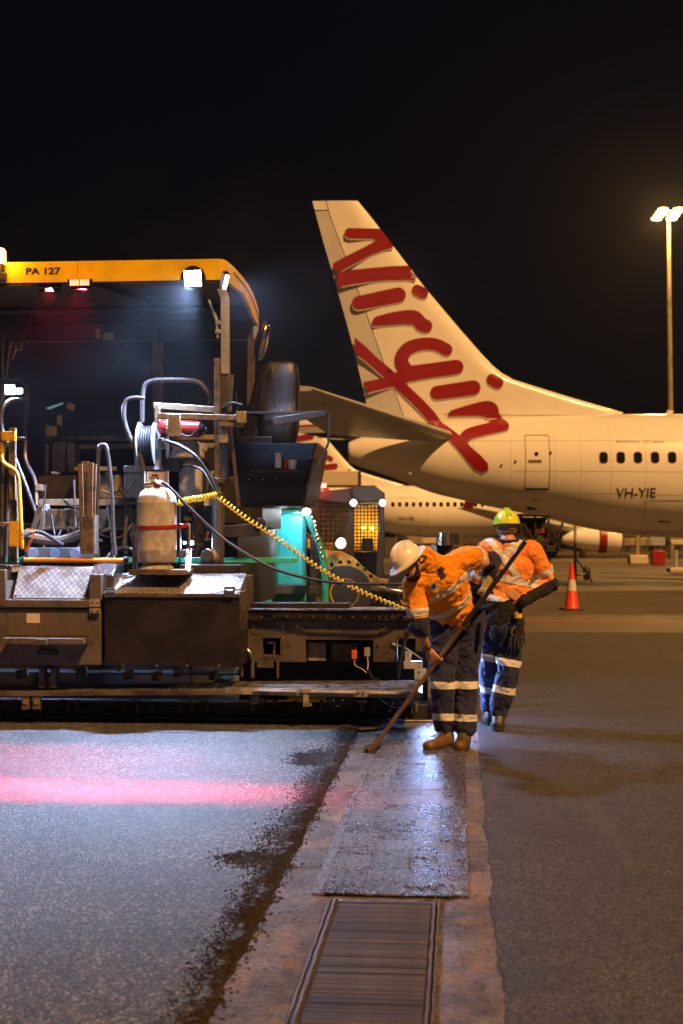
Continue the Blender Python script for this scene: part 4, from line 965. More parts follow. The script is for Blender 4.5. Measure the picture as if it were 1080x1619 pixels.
# skid steer loader
sk = thing('skid_steer_loader', 'yellow skid steer loader with caged cab, its headlamps lit, beyond the screed', 'loader', (.25, 22.5, 0))
def sp(name, mat, pts_, d, dep, label=None, parent=sk, bevel=.012):
    m = MB(); m.prism([W(x, y, d) for x, y in pts_], (0, dep, 0)); return m.build(name, M[mat] if isinstance(mat, str) else mat, parent, label, bevel=bevel)
M['loader_y'] = paint('loader_yellow', (.36, .21, .03), .5, dirt=.75, dcol=(.06, .045, .02), scale=3)
M['cab'] = paint('cab_black', (.03, .026, .026), .45, dirt=.4, scale=3)
sp('roof', 'cab', [(500, 778), (588, 768), (606, 778), (610, 792), (556, 797), (500, 790)], 21.6, 1.3)
sp('roof_cap', 'cab', [(556, 768), (592, 767), (609, 780), (608, 791), (560, 793)], 21.55, .25)
for x, y0, y1 in ((500, 790, 905), (555, 795, 905), (603, 792, 880)):
    m = MB(); m.bar(W(x, y0, 21.7), W(x+2, y1, 21.7), .08, .08); m.build('cab_post', M['cab'], sk)
m = MB(); m.bar(W(603, 840, 21.6), W(600, 905, 21.6), .16, .1); m.build('cab_post', M['cab'], sk)
def mesh_panel(x0, y0, x1, y1, d, st, mat, r=.012):
    m = MB()
    for i in range(int((x1-x0)/st)+1): m.bar(W(x0+i*st, y0, d), W(x0+i*st, y1, d), r, r)
    for i in range(int((y1-y0)/st)+1): m.bar(W(x0, y0+i*st, d), W(x1, y0+i*st, d), r, r)
    return m.build('mesh_guard', M[mat], sk)
mesh_panel(504, 798, 552, 880, 21.7, 7.5, 'rust')
mesh_panel(559, 798, 600, 872, 21.7, 5.6, 'black', .016)
g = N('lit_cab_interior'); n1 = g.noise(2.2, 3); g.set(col=(.75, .42, .04), rough=.6); M['cab_in'] = g.m
sp('cab_back', 'cab_in', [(560, 800), (598, 800), (598, 872), (560, 872)], 22.6, .05, 'yellow lit cab interior')
sp('cab_side', 'cab', [(500, 795), (556, 795), (556, 900), (500, 900)], 22.7, .05)
sp('cab_floor', 'cab', [(500, 872), (604, 872), (612, 935), (500, 950)], 21.9, .9)
sp('seat', 'black', [(573, 850), (590, 850), (592, 880), (571, 880)], 22.2, .2)
for x, y in ((575, 834), (588, 835)):
    m = MB(); m.ball(W(x, y, 22.5), .035, 10, 8); m.build('cab_lamp', M['yellow_glow'], sk)
lamp('cab_light', 'POINT', W(580, 836, 22.2), 15, (1, .6, .08), shadow_soft_size=.08)
# boom arm from rear pivot over the wheel to the front
m = MB(); P = [W(x, y, 21.0) for x, y in ((500, 868), (540, 872), (560, 882), (580, 902), (600, 915), (640, 916), (690, 918))]
P2 = [W(x, y, 21.0) for x, y in ((500, 905), (535, 900), (552, 915), (575, 930), (598, 934), (640, 930), (690, 930))]
for i in range(6): m.prism([P[i], P[i+1], P2[i+1], P2[i]], (0, .18, 0))
m.build('boom_arm', M['loader_y'], sk, bevel=.01)
sp('body', 'loader_y', [(500, 905), (560, 910), (615, 932), (640, 940), (640, 1000), (500, 1000)], 21.5, 1.2)
sp('tank_top', 'loader_y', [(498, 855), (530, 860), (545, 880), (500, 890)], 22.0, .6)
sp('engine_cover', 'brown_steel', [(500, 880), (545, 885), (560, 920), (500, 920)], 21.3, .3)
sp('cylinder', 'chrome', [(590, 926), (640, 934), (640, 939), (590, 931)], 20.9, .05)
for wx in (545, 652):
    c = W(wx, 937, 21.15); 
    m = MB(); m.lathe([(.2, -.16), (.40, -.16), (.46, -.10), (.46, .10), (.40, .16), (.2, .16)], c, 30, M=Matrix.Rotation(pi/2, 3, 'X'))
    for k in range(22):
        a = 2*pi*k/22; q_ = c+Vector((cos(a)*.46, 0, sin(a)*.46)); m.cbox(q_, (.05, .30, .05), (0, -a, 0))
    w = m.build('wheel', M['rubber'], sk)
    m = MB(); m.lathe([(0, .12), (.14, .13), (.22, .17), (.20, .165), (.20, -.1), (0, -.1)], c, 24, M=Matrix.Rotation(pi/2, 3, 'X')); m.build('rim', M['loader_y'], w)
for i, (x, y, r) in enumerate(((559, 795, .048), (605, 795, .048), (539, 859, .07))):
    c = W(x, y, 21.3 if i < 2 else 20.7); h_ = MB(); h_.cyl(c+Vector((0, .02, 0)), c+Vector((0, .12, 0)), r*1.25, n=18); hb = h_.build('headlamp', M['black'], sk)
    h_ = MB(); h_.cyl(c, c+Vector((0, .02, 0)), r, n=18); h_.build('lens', M['head_glow'], hb)
    lamp('headlamp_light', 'POINT', c-Vector((0, .12, 0)), (5, 5, 14)[i], (.75, .88, 1), shadow_soft_size=.05)
m = MB(); m.box(W(503, 771, 21.6), W(516, 764, 21.6)+Vector((0, .1, 0))); m.build('beacon', M['red_glow'], sk)
lamp('beacon_light', 'POINT', W(509, 772, 21.3), 9, (1, .05, .03), shadow_soft_size=.05)
# chrome stack of another machine behind the workers
ms = thing('roller', 'small dark roller with a bright steel stack, hidden behind the two workers', 'roller', (1.5, 17, 0))
m = MB(); m.cyl(W(705, 862, 17), W(705, 842, 17), .085, n=22); m.build('stack', M['chrome'], ms)
m = MB(); m.cyl(W(718, 862, 17.1), W(718, 844, 17.1), .06, n=18); m.cyl(W(712, 845, 17.1), W(724, 845, 17.1), .02); m.build('filter', M['dark_metal'], ms)
m = MB(); m.box(W(690, 905, 17), W(735, 861, 17)+Vector((0, 1.2, 0))); m.build('bonnet', M['dark_metal'], ms, bevel=.02)
for y in (17.2, 18.4):
    m = MB(); m.cyl((W(690, 0, 17).x, y, .5), (W(735, 0, 17).x, y, .5), .5, n=30); m.build('drum', M['box_steel'], ms)
# ------------------------------------------------------------------ aircraft
DA = 46.0; KA = F/DA
def ax(px): return (px-CX)/KA
def az(py): return HC+(HY-py)/KA
g = N('aircraft_white'); n1 = g.noise(.6, 6, .65); n2 = g.noise(9, 5, .6, stretch=(.25, 1, 1))
c = g.mix(g.ramp(n1, [(.35, 0), (.75, .25)]), (.82, .81, .80), (.50, .47, .44)); c = g.mix(.22, c, g.ramp(n2, [(.3, .3), (.7, .7)]), 'OVERLAY')
g.set(col=c, rough=.26, coat=.3, normal=g.bump(n2, .03, .02)); M['air_white'] = g.m
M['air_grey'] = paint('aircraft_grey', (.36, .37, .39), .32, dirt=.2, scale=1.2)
M['air_red'] = flat('livery_red', (.25, .004, .010), .42)
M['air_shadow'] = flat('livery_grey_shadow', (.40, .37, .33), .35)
M['air_line'] = flat('panel_line', (.13, .12, .11), .5)
M['air_text'] = flat('registration_black', (.05, .045, .045), .4)
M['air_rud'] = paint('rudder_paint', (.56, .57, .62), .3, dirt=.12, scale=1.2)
ac = thing('airliner', 'white airliner with red script lettering on its tall tail fin, nearer of the two', 'airliner', (2.0, DA, 0))
# fuselage stations: px column, top row, bottom row
ST = [(551, 700, 729), (556, 697, 733), (575, 690, 740), (600, 684, 748), (627, 679, 757), (680, 671.5, 778), (727, 667, 790), (780, 663, 802), (830, 660, 812), (869, 658, 820.5), (933, 655.5, 836), (1002, 655, 846), (1080, 655, 850.5)]
stn = [(ax(x), az(t), az(b)) for x, t, b in ST]
x1 = stn[-1][0]
for dx in (2, 5, 9, 13, 17): stn.append((x1+dx, stn[12][1], stn[12][2]))
for dx, t, b in ((19, -.05, .02), (20.5, -.35, .12), (22, -.95, .35), (23.2, -1.6, .8), (24, -2.15, 1.3), (24.3, -2.4, 1.6)): stn.append((x1+dx, stn[12][1]+t, stn[12][2]+b))
# Catmull-Rom resample for a fair surface
sx = smooth_path([Vector(s) for s in stn], 4); NS = 56
mb = MB(); V = []
for s in sx:
    zc = (s.y+s.z)/2; hz = (s.y-s.z)/2; hy = hz*.94
    for k in range(NS):
        a = 2*pi*k/NS; V.append((s.x, DA+hy*cos(a), zc+hz*sin(a)))
mb.add(V, [(i*NS+k, i*NS+(k+1) % NS, (i+1)*NS+(k+1) % NS, (i+1)*NS+k) for i in range(len(sx)-1) for k in range(NS)]+[tuple(range(NS)), tuple(range((len(sx)-1)*NS, len(sx)*NS))])
fus_mb = mb
fus = mb.build('fuselage', M['air_white'], ac, ang=50)
# fin
LE = [(318, 566), (330, 576), (350, 592), (384, 618), (455, 672), (520, 727), (560, 762), (578, 779), (590, 794), (600, 812), (612, 850), (625, 892), (640, 942), (652, 985), (668, 985), (700, 985)]
TE = [(318, 494), (330, 497), (385, 512), (480, 540), (575, 565), (650, 582), (690, 590), (700, 592)]
HG = [(318, 515), (341, 521), (500, 580), (575, 606), (665, 640), (690, 648), (700, 651)]
def interp(T, y):
    for (a, b), (c_, d_) in zip(T, T[1:]):
        if y <= c_: return b+(d_-b)*max(0, y-a)/(c_-a)
    return T[-1][1]
fin_mb = MB()
def loft(T0, T1, ys, tmax, n=14, name=None, mat=None, te=.35, le=.5, m=None):
    m = m or MB(); V = []
    for y in ys:
        X0, X1 = ax(interp(T0, y)), ax(interp(T1, y)); xt, xl_ = ax(interp(TE, y)), ax(interp(LE, y))
        th = tmax*(.55+.45*(y-318)/340)
        row = []
        for k in range(n+1):
            x = X0+(X1-X0)*(1-(1-k/n)**1.8 if T1 is LE else k/n)
            e = max(.0, xl_-x); w = max(0, x-xt)
            t = th*min(1, sqrt(e/le+1e-6))*min(1, .12+w/1.6)
            row.append((x, t))
        V += [(x, DA-t, az(y)) for x, t in row]+[(x, DA+t, az(y)) for x, t in reversed(row)]
    r = 2*(n+1)
    m.add(V, [(i*r+k, i*r+(k+1) % r, (i+1)*r+(k+1) % r, (i+1)*r+k) for i in range(len(ys)-1) for k in range(r)]+[tuple(range(r)), tuple(range((len(ys)-1)*r, len(ys)*r))])
    return m
ys = [318, 322, 330, 341, 350, 365, 384, 410, 455, 490, 520, 560, 578, 590, 600, 612, 625, 640, 652, 668, 684, 698]
finm = loft([(y, x+1.2) for y, x in HG], LE, ys, .20)
fin = finm.build('tail_fin', M['air_white'], ac, ang=50)
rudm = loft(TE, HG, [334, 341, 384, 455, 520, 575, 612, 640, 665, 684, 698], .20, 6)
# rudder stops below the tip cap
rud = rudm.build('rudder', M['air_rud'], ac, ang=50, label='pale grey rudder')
capm = loft(TE, HG, [318, 324, 332], .20, 6); cap = capm.build('fin_cap', M['air_white'], ac, ang=50)

# surface to print on
srf = MB()
whole = loft(TE, [(y, x-.01) for y, x in LE], ys, .20, 44)
for q_ in (fus_mb, whole): srf.add(q_.v, q_.f)
bvh = BVHTree.FromPolygons(srf.v, srf.f)
def project(me, parent, name, mat, off, cut=None, label=None):
    """press a flat outline (x,z in aircraft coordinates) onto the skin facing the apron"""
    bm = bmesh.new(); bm.from_mesh(me)
    step = cut or .25
    zs = [v.co.z for v in bm.verts]; xs = [v.co.x for v in bm.verts]
    for i in range(int(min(zs)/step), int(max(zs)/step)+1): bmesh.ops.bisect_plane(bm, geom=bm.verts[:]+bm.edges[:]+bm.faces[:], plane_co=(0, 0, i*step), plane_no=(0, 0, 1))
    for i in range(int(min(xs)/step)-1, int(max(xs)/step)+1): bmesh.ops.bisect_plane(bm, geom=bm.verts[:]+bm.edges[:]+bm.faces[:], plane_co=(i*step, 0, 0), plane_no=(1, 0, 0))
    bad = []
    for v in bm.verts:
        h, nrm, _, _ = bvh.ray_cast(Vector((v.co.x, 20, v.co.z)), Vector((0, 1, 0)))
        if h is None: bad.append(v); continue
        v.co.y = min(h.y, DA-.13 if v.co.z > az(672) else 99)-off
    if bad: bmesh.ops.delete(bm, geom=bad, context='VERTS')
    bmesh.ops.recalc_face_normals(bm, faces=bm.faces)
    for v in bm.verts: v.co -= OFF[root_of(parent).name]
    bm.to_mesh(me); bm.free()
    return link(name, me, mat, parent, label, ang=60)
def poly_mesh(poly):
    T = geometry.tessellate_polygon([[Vector((x, z, 0)) for x, z in poly]])
    bm = bmesh.new(); vs_ = [bm.verts.new((x, 0, z)) for x, z in poly]
    for t in T:
        try: bm.faces.new([vs_[i] for i in t])
        except ValueError: pass
    me = bpy.data.meshes.new('print'); bm.to_mesh(me); bm.free(); return me
def cp(x, y): return (480+x/3.176, 300+y/3.176)       # enlarged tail picture -> photograph
def stroke(P, r):                                      # outline of a round-ended stroke; r may be a list
    Q = smooth_path([(x, y, (r[i] if isinstance(r, (list, tuple)) else r)) for i, (x, y) in enumerate(P)], 5) if len(P) > 2 else [Vector((P[0][0], P[0][1], r if not isinstance(r, (list, tuple)) else r[0])), Vector((P[1][0], P[1][1], r if not isinstance(r, (list, tuple)) else r[1]))]
    L, R = [], []
    for i, p in enumerate(Q):
        t = (Q[min(i+1, len(Q)-1)]-Q[max(i-1, 0)]); t = Vector((t.x, t.y)).normalized(); n_ = Vector((-t.y, t.x))
        L.append((p.x+n_.x*p.z, p.y+n_.y*p.z)); R.append((p.x-n_.x*p.z, p.y-n_.y*p.z))
        if i in (0, len(Q)-1):
            a0 = atan2(n_.y, n_.x); cap_ = []
            for k in range(1, 7): a = a0+(pi*k/7 if i == 0 else -pi*k/7); cap_.append((p.x+p.z*cos(a), p.y+p.z*sin(a)))
            if i == 0: c0 = cap_
            else: c1 = cap_
    return L+c1+R[::-1]+c0[::-1]
letters = []
letters.append(('V', [(207, 212), (222, 197), (385, 200), (420, 245), (452, 290), (330, 335), (262, 372), (205, 402), (182, 420), (215, 412), (250, 405), (350, 396), (440, 388), (525, 385), (560, 422), (598, 460), (520, 456), (420, 458), (330, 465), (240, 478), (164, 494), (145, 440), (130, 385), (200, 345), (280, 305), (362, 262), (350, 250), (230, 248), (208, 236)]))
letters.append(('i', stroke([(277, 571), (475, 532)], [34, 38])))
letters.append(('dot', stroke([(570, 508), (597, 523)], [28, 28])))
letters.append(('r', stroke([(378, 672), (465, 652), (545, 642), (575, 660), (590, 680), (612, 688)], [35, 36, 34, 33, 33, 33])))
letters.append(('g', stroke([(716, 806), (660, 780), (590, 778), (525, 800), (490, 850), (505, 900), (548, 930)], [30, 30, 30, 32, 34, 35, 34])))
letters.append(('g', stroke([(530, 926), (640, 910), (765, 893)], [38, 36, 36])))
letters.append(('g_tail', [(283, 972), (400, 948), (440, 925), (500, 915), (528, 968), (470, 985), (440, 992), (370, 1008), (297, 1028)]))
letters.append(('swash', [(214, 712), (300, 780), (370, 848), (440, 905), (520, 985), (600, 1060), (660, 1125), (690, 1170), (740, 1215), (790, 1262), (820, 1300), (870, 1345), (905, 1385), (908, 1415), (880, 1428), (840, 1410), (800, 1365), (760, 1315), (715, 1265), (650, 1195), (600, 1135), (540, 1070), (470, 1008), (400, 940), (320, 870), (238, 806)]))
letters.append(('i', stroke([(668, 1022), (850, 996)], [34, 36])))
letters.append(('dot', stroke([(946, 956), (970, 970)], [30, 30])))
letters.append(('n', stroke([(752, 1138), (850, 1112), (930, 1100), (948, 1140), (985, 1192)], [30, 34, 36, 34, 32])))
letters.append(('n', stroke([(985, 1193), (900, 1212), (820, 1235), (790, 1262)], [30, 30, 28, 26])))
DEC = []
for k, (nm, P) in enumerate(letters):
    Q = [cp(*p) for p in P]
    if nm != 'g_tail' or True:
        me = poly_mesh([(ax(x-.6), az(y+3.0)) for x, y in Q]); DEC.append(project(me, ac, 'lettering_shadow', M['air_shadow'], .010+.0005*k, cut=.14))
    me = poly_mesh([(ax(x), az(y)) for x, y in Q]); DEC.append(project(me, ac, 'lettering', M['air_red'], .018+.0008*k, cut=.14))
# registration and type text
def text_skin(s, x0, y0, x1_, y1_, mat, off=.012, **k):
    me = text_mesh(s, 1, extrude=0, **k); xs = [v.co.x for v in me.vertices]; ys_ = [v.co.y for v in me.vertices]
    for v in me.vertices:
        u = (v.co.x-min(xs))/(max(xs)-min(xs)); w = (v.co.y-min(ys_))/(max(ys_)-min(ys_))
        v.co = Vector((ax(x0+(x1_-x0)*u), 0, az(y0+(y1_-y0)*w)))
    return project(me, ac, 'lettering', mat, off)
text_skin('VH-YIE', 958.5, 789, 1018, 774.5, M['air_text'], bold=.008)
text_skin('BOEING 737-800', 959, 705, 1032, 701.5, M['air_line'], shear=.3)
# round-cornered outlines on the skin
def rrect(x0, y0, x1_, y1_, r, n=5):
    P = []
    for cx_, cy_, a0 in ((x1_-r, y1_-r, 0), (x0+r, y1_-r, 90), (x0+r, y0+r, 180), (x1_-r, y0+r, 270)):
        for k in range(n+1):
            a = radians(a0+90*k/n); P.append((cx_+r*cos(a), cy_+r*sin(a)))
    return P
def ring(x0, y0, x1_, y1_, r, w, mat, name, parent=ac, off=.008):
    a = rrect(x0, y0, x1_, y1_, r); b = rrect(x0+w, y0+w, x1_-w, y1_-w, max(.5, r-w)); n = len(a)
    me = bpy.data.meshes.new(name); me.from_pydata([(ax(x), 0, az(y)) for x, y in a+b], [], [(i, (i+1) % n, n+(i+1) % n, n+i) for i in range(n)])
    return project(me, parent, name, mat, off)
door = ring(821.5, 691.5, 859, 776.5, 4, 1.1, M['air_line'], 'door')
me = poly_mesh([(ax(x), az(y)) for x, y in ((822, 774), (858, 774), (858, 777.5), (822, 777.5))]); project(me, door, 'door_sill', M['air_text'], .02)
me = poly_mesh([(ax(x), az(y)) for x, y in rrect(835.5, 718.5, 841.5, 724.5, 2.9)]); project(me, door, 'door_window', M['dark_glass'], .02)
me = poly_mesh([(ax(x), az(y)) for x, y in ((826, 731), (846, 731), (846, 734.5), (826, 734.5))]); project(me, door, 'door_handle', M['air_line'], .02)
ring(1004, 793, 1067, 842, 5, .8, M['air_line'], 'cargo_door')
me = poly_mesh([(ax(x), az(y)) for x, y in ((1028, 824), (1046, 825), (1046, 827), (1028, 826.5))]); project(me, ac, 'cargo_handle', M['air_line'], .015)
for x in range(-4, 30):
    px = 939+25.8*(x+4)
    if px > 1500: break
    for part_, g_, mt, of in (('window_frame', 0, M['air_line'], .010), ('window_pane', 1.0, M['dark_glass'], .018)):
        me = poly_mesh([(ax(a), az(b)) for a, b in rrect(px-6.6+g_, 719+g_, px+6.6-g_, 737-g_, 5.2-g_)])
        if part_ == 'window_frame': wf = project(me, ac, 'window', mt, of)
        else: project(me, wf, 'pane', mt, of)
# panel joints
for px in (742, 800, 866, 905, 950, 1002, 1068):
    me = poly_mesh([(ax(px), az(668)), (ax(px+.5), az(668)), (ax(px+.5), az(805)), (ax(px), az(805))]); project(me, ac, 'panel_joint', M['air_shadow'], .006)
me = poly_mesh([(ax(700), az(655)), (ax(800), az(657)), (ax(985), az(656.5)), (ax(985), az(657.3)), (ax(800), az(658)), (ax(700), az(656))]); project(me, ac, 'panel_joint', M['air_shadow'], .008)
me = poly_mesh([(ax(690), az(700)), (ax(1080), az(702)), (ax(1080), az(702.5)), (ax(690), az(700.6))]); project(me, ac, 'panel_joint', M['air_shadow'], .006)
me = poly_mesh([(ax(760), az(778)), (ax(1080), az(786)), (ax(1080), az(786.5)), (ax(760), az(778.6))]); project(me, ac, 'panel_joint', M['air_shadow'], .006)
me = poly_mesh([(ax(805), az(748)), (ax(1080), az(750)), (ax(1080), az(750.5)), (ax(805), az(748.5))]); project(me, ac, 'panel_joint', M['air_shadow'], .006)
# tailplanes
def tailplane(sgn):
    m = MB(); st_ = []
    for k in range(9):
        t = k/8; y = DA-sgn*(1.0+6.2*t); c_ = 3.9-2.4*t; xle = ax(712)-4.3*t; z = az(692)+.82*t+.02
        st_.append((xle, xle-c_, y, z, .20-.13*t))
    n = 12; V = []
    for xle, xte, y, z, th in st_:
        for k in range(2*n):
            if k <= n: u = k/n; s_ = 1
            else: u = (2*n-k)/n; s_ = -1
            x = xle+(xte-xle)*u**1.5; V.append((x, y, z+s_*th*sin(pi*min(1, u**.6))*(1 if u < 1 else 0)+.0*s_))
    r = 2*n; m.add(V, [(i*r+k, i*r+(k+1) % r, (i+1)*r+(k+1) % r, (i+1)*r+k) for i in range(8) for k in range(r)]+[tuple(range(r)), tuple(range(8*r, 9*r))])
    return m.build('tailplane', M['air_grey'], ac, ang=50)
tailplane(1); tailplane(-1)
m = MB(); m.cyl((ax(552), DA, az(714)), (ax(548), DA, az(714)), .25, .2, n=20); m.build('exhaust', flat('apu_exhaust', (.08, .08, .085), .4, .8), ac)
# wings, engines, landing gear (mostly outside the picture on the near aircraft, seen on the far one)
x0w = stn[0][0]
def wing(sgn):
    m = MB(); st_ = [(23.5, 17.0, 1.5, 1.9, .45), (21.6, 17.2, 4.6, 2.2, .30), (12.9, 11.6, 16.6, 3.5, .06)]; V = []; n = 10
    for xl_, xt, y, z, th in st_:
        for k in range(2*n):
            u = k/n if k <= n else (2*n-k)/n; s_ = 1 if k <= n else -1
            V.append((x0w+xl_+(xt-xl_)*u**1.4, DA-sgn*y, z+s_*th*sin(pi*u**.6) if 0 < u < 1 else z))
    r = 2*n; m.add(V, [(i*r+k, i*r+(k+1) % r, (i+1)*r+(k+1) % r, (i+1)*r+k) for i in range(2) for k in range(r)]+[tuple(range(r)), tuple(range(2*r, 3*r))])
    w = m.build('wing', M['air_grey'], ac, ang=50)
    m = MB(); m.prism([(x0w+12.7, DA-sgn*16.6, 3.45), (x0w+12.0, DA-sgn*16.6, 3.45), (x0w+12.3, DA-sgn*17.0, 4.4), (x0w+12.9, DA-sgn*17.0, 4.4)], (0, -.07*sgn, .02)); m.build('winglet', M['air_red'], w)
    c = Vector((x0w+23, DA-sgn*4.9, 1.45)); m = MB(); Ry = Matrix.Rotation(pi/2, 3, 'Y')
    m.lathe([(.35, -2.6), (.55, -2.0), (.80, -1.2), (.98, 0), (1.03, 1.0), (.98, 1.6), (.88, 1.72), (.80, 1.5), (.78, .8), (0, .8)], c, 30, M=Ry); e_ = m.build('engine', M['air_white'], ac, ang=50)
    m = MB(); m.lathe([(1.0, .05), (1.045, .1), (1.055, .6), (1.05, .62), (1.0, .62)], c, 30, M=Ry); m.build('cowl_band', M['air_red'], e_)
    m = MB(); m.bar(c+Vector((-1, 0, .9)), c+Vector((1, 0, .9)), .25, .5); m.build('pylon', M['air_white'], e_)
wing(1); wing(-1)
for gx, gy in ((19.8, 2.85), (19.8, -2.85), (35.5, 0)):
    lg = MB(); lg.cyl((x0w+gx, DA+gy, .5), (x0w+gx, DA+gy, 2.2), .10, n=12); l_ = lg.build('landing_gear', M['air_grey'], ac)
    for s_ in (-.43, .43) if gy else (-.2, .2):
        m = MB(); r = .56 if gy else .34; m.cyl((x0w+gx, DA+gy+s_-.17, r), (x0w+gx, DA+gy+s_+.17, r), r, n=28); m.build('wheel', M['rubber'], l_, bevel=.04)
# small fittings under the tail
def fitting(x, y, w, h, name, mat='air_line'):
    hh, nrm, _, _ = bvh.ray_cast(Vector((ax(x), 20, az(y))), Vector((0, 1, 0)))
    if hh is None: return
    m = MB(); m.cbox(hh, (w/KA, .10, h/KA)); m.build(name, M[mat], ac, bevel=.01)
fitting(836, 804, 14, 6, 'outflow_valve', 'air_text'); fitting(838, 793, 9, 1.5, 'vent'); fitting(807, 732.5, 3, 3, 'vent'); fitting(860, 720, 3, 4, 'vent'); fitting(786, 738, 3, 2, 'vent'); fitting(711, 530+25, 3, 2, 'vent'); fitting(616, 587, 4, 5, 'vent', 'air_text')
m = MB(); m.prism([(ax(1052), DA-.02, az(655)), (ax(1060), DA-.02, az(656)), (ax(1066), DA-.02, az(650)), (ax(1056), DA-.02, az(648))], (0, .05, 0)); m.cyl((ax(1059), DA, az(660)), (ax(1059), DA, az(649)), .04); m.build('antenna', M['air_white'], ac)
m = MB(); m.ball((ax(645), DA-1.25, az(752)), .06, 10, 8); m.build('drain_mast', M['air_grey'], ac)
# second aircraft, copied with all its parts, two stands further away
KF = 20.7*1.0
D2 = F/20.3
ac2 = dup(ac)
xt = (459-CX)/F*D2                                     # where its tail cone ends
ac2.location = (xt-x0w+2.0, D2, 0)
ac2['label'] = 'second white airliner parked farther off, seen below the tail of the nearer one'
# its registration differs
for o in list(ac2.children):
    if o.name.startswith('lettering') and not o.name.startswith('lettering_shadow') and o.data.materials[0] == M['air_text']:
        bpy.data.objects.remove(o)
_bv = text_skin('VH-YIB', 958.5, 789, 1018, 774.5, M['air_text'], bold=.008)
_bv.parent = ac2
# a third aircraft's engine and belly far behind the tail: its nose-side only
# ------------------------------------------------------------------ floodlight mast
DM = 102.0
mx = W(1061, 848, DM).x
ms_ = thing('floodlight_mast', 'tall floodlight mast with two clusters of glowing sodium lamps behind the airliner', 'floodlight', (mx, DM, 0))
m = MB(); top = W(1057.5, 338, DM)
m.cyl((mx+.05, DM, 0), (top.x, DM, top.z-.2), .24, .13, n=18); m.build('pole', M['tan_steel'], ms_)
m = MB(); m.bar(W(1038, 336, DM), W(1078, 332, DM), .12, .12); m.bar(W(1044, 340, DM+1), W(1071, 340, DM+1), .1, .1); m.build('crossarm', M['grey_metal'], ms_)
for cx_ in (1044, 1069):
    for i in range(4):
        x = cx_-i*3.6+5; y = 330.5+i*5.0; c = W(x, y, DM-.4-i*.1)
        m = MB(); m.cbox(c+Vector((0, .25, .04)), (.7, .3, .18), (radians(25), 0, 0)); lm = m.build('floodlight', M['grey_metal'], ms_)
        m = MB(); m.ball(c, (.34, .07, .10), 16, 8); m.build('lens', M['warm_glow'], lm)
lamp('mast_light', 'POINT', W(1050, 342, DM-1.5), 9000, (1, .52, .14), shadow_soft_size=.6)
# ------------------------------------------------------------------ cone
def cone(px, py, d, label, group=None):
    p = W(px, py, d); p.z = 0; p.y = d; t = thing('traffic_cone', label, 'traffic cone', p)
    m = MB(); m.box((p.x-.24, d-.24, 0), (p.x+.24, d+.24, .04)); m.build('base', M['rubber'], t, bevel=.02)
    segs = [(0.165, .04, .125, .42, 'o'), (.125, .42, .095, .66, 'w'), (.095, .66, .04, 1.0, 'o')]
    co_ = flat('cone_orange', (.72, .05, .012), .45) if 'cone_o' not in M else M['cone_o']; M['cone_o'] = co_
    M.setdefault('cone_w', flat('cone_white_band', (.65, .62, .58), .35))
    m = MB(); m.lathe([(.165, .04), (.15, .06), (.033, 1.02), (0.0, 1.03)], p, 28); bd = m.build('body', co_, t)
    m = MB(); m.lathe([(.1085, .42), (.079, .665)], p, 28, ); m.build('reflective_band', M['cone_w'], t)
cone(904, 964, F*HC/(964-HY), 'red and white traffic cone standing alone on the apron')
# ------------------------------------------------------------------ ground equipment under the tail
eq = thing('belt_loader', 'dark maintenance steps on bracing wheels parked under the tail of the nearer airliner', 'ground steps', (6.0, 43, 0))
def ep(name, mat, a, b, d, dep=.8, bevel=.02):
    m = MB(); m.box(W(a[0], a[1], d), W(b[0], b[1], d)+Vector((0, dep, 0))); return m.build(name, M[mat], eq, bevel=bevel)
ep('platform', 'dark_metal', (822, 812), (868, 816), 42, 1.5); ep('panel', 'brown_steel', (838, 835), (866, 852), 42.3); ep('panel', 'dark_metal', (824, 818), (862, 836), 42.6); ep('base_box', 'dark_metal', (822, 852), (866, 868), 42, 1.4)
m = MB(); m.box(W(842, 837, 42.25), W(862, 843, 42.25)+Vector((0, .02, 0))); m.build('red_panel', M['red'], eq)
ep('base_box', 'dark_metal', (858, 863), (879, 873), 42)
m = MB()
for a, b in (((822, 818), (866, 890)), ((866, 815), (830, 885)), ((868, 812), (864, 888)), ((824, 812), (826, 890)), ((890, 826), (866, 895)), ((872, 830), (884, 866)), ((846, 812), (848, 890))): m.bar(W(*a, 42.2), W(*b, 42.2), .06, .06)
m.build('lattice', M['dark_metal'], eq)
for x in (826, 864):
    m = MB(); z = HC+(HY-890)/F*42; m.cyl((W(x, 0, 42).x, 41.9, .12), (W(x, 0, 42).x, 42.1, .12), .12, n=20); m.build('wheel', M['rubber'], eq)
tp_ = thing('tail_prop', 'thin pole prop standing under the belly with two dark wheel discs beside it', 'tail prop', (W(909, 0, 50).x, 50, 0))
m = MB(); m.cyl((W(909.5, 0, 50).x, 50, .0), (W(909.5, 0, 50).x, 50, 2.05), .05, n=10); m.build('pole', M['grey_metal'], tp_)
m = MB(); m.bar((W(909, 0, 50).x, 50, .25), (W(927, 0, 52).x, 52, .27), .06, .06); m.bar((W(909, 0, 50).x, 50, .9), (W(909, 0, 50).x+.6, 50, .03), .05, .05); m.build('strut', M['grey_metal'], tp_)
for x, y, d, r in ((927.5, 907, 52, .27), (920.5, 874, 104, .44)):
    c = W(x, y, d); c.z = r; m = MB(); m.ball(c, (r*.55, .10, r), 18, 12); m.build('wheel_disc', M['rubber'], tp_)
jk = thing('jack_stand', 'small pale jack standing under the belly at the right edge', 'jack', (W(1069, 0, 62).x, 62, 0))
m = MB(); c = W(1069, 906, 62); z0 = 0; m.bar((c.x, 62, .1), (c.x, 62, 1.3), .14, .14); m.build('post', M['grey_metal'], jk)
m = MB(); m.cbox((c.x, 62, .16), (.7, .7, .2)); m.build('base', M['label'], jk, bevel=.04)
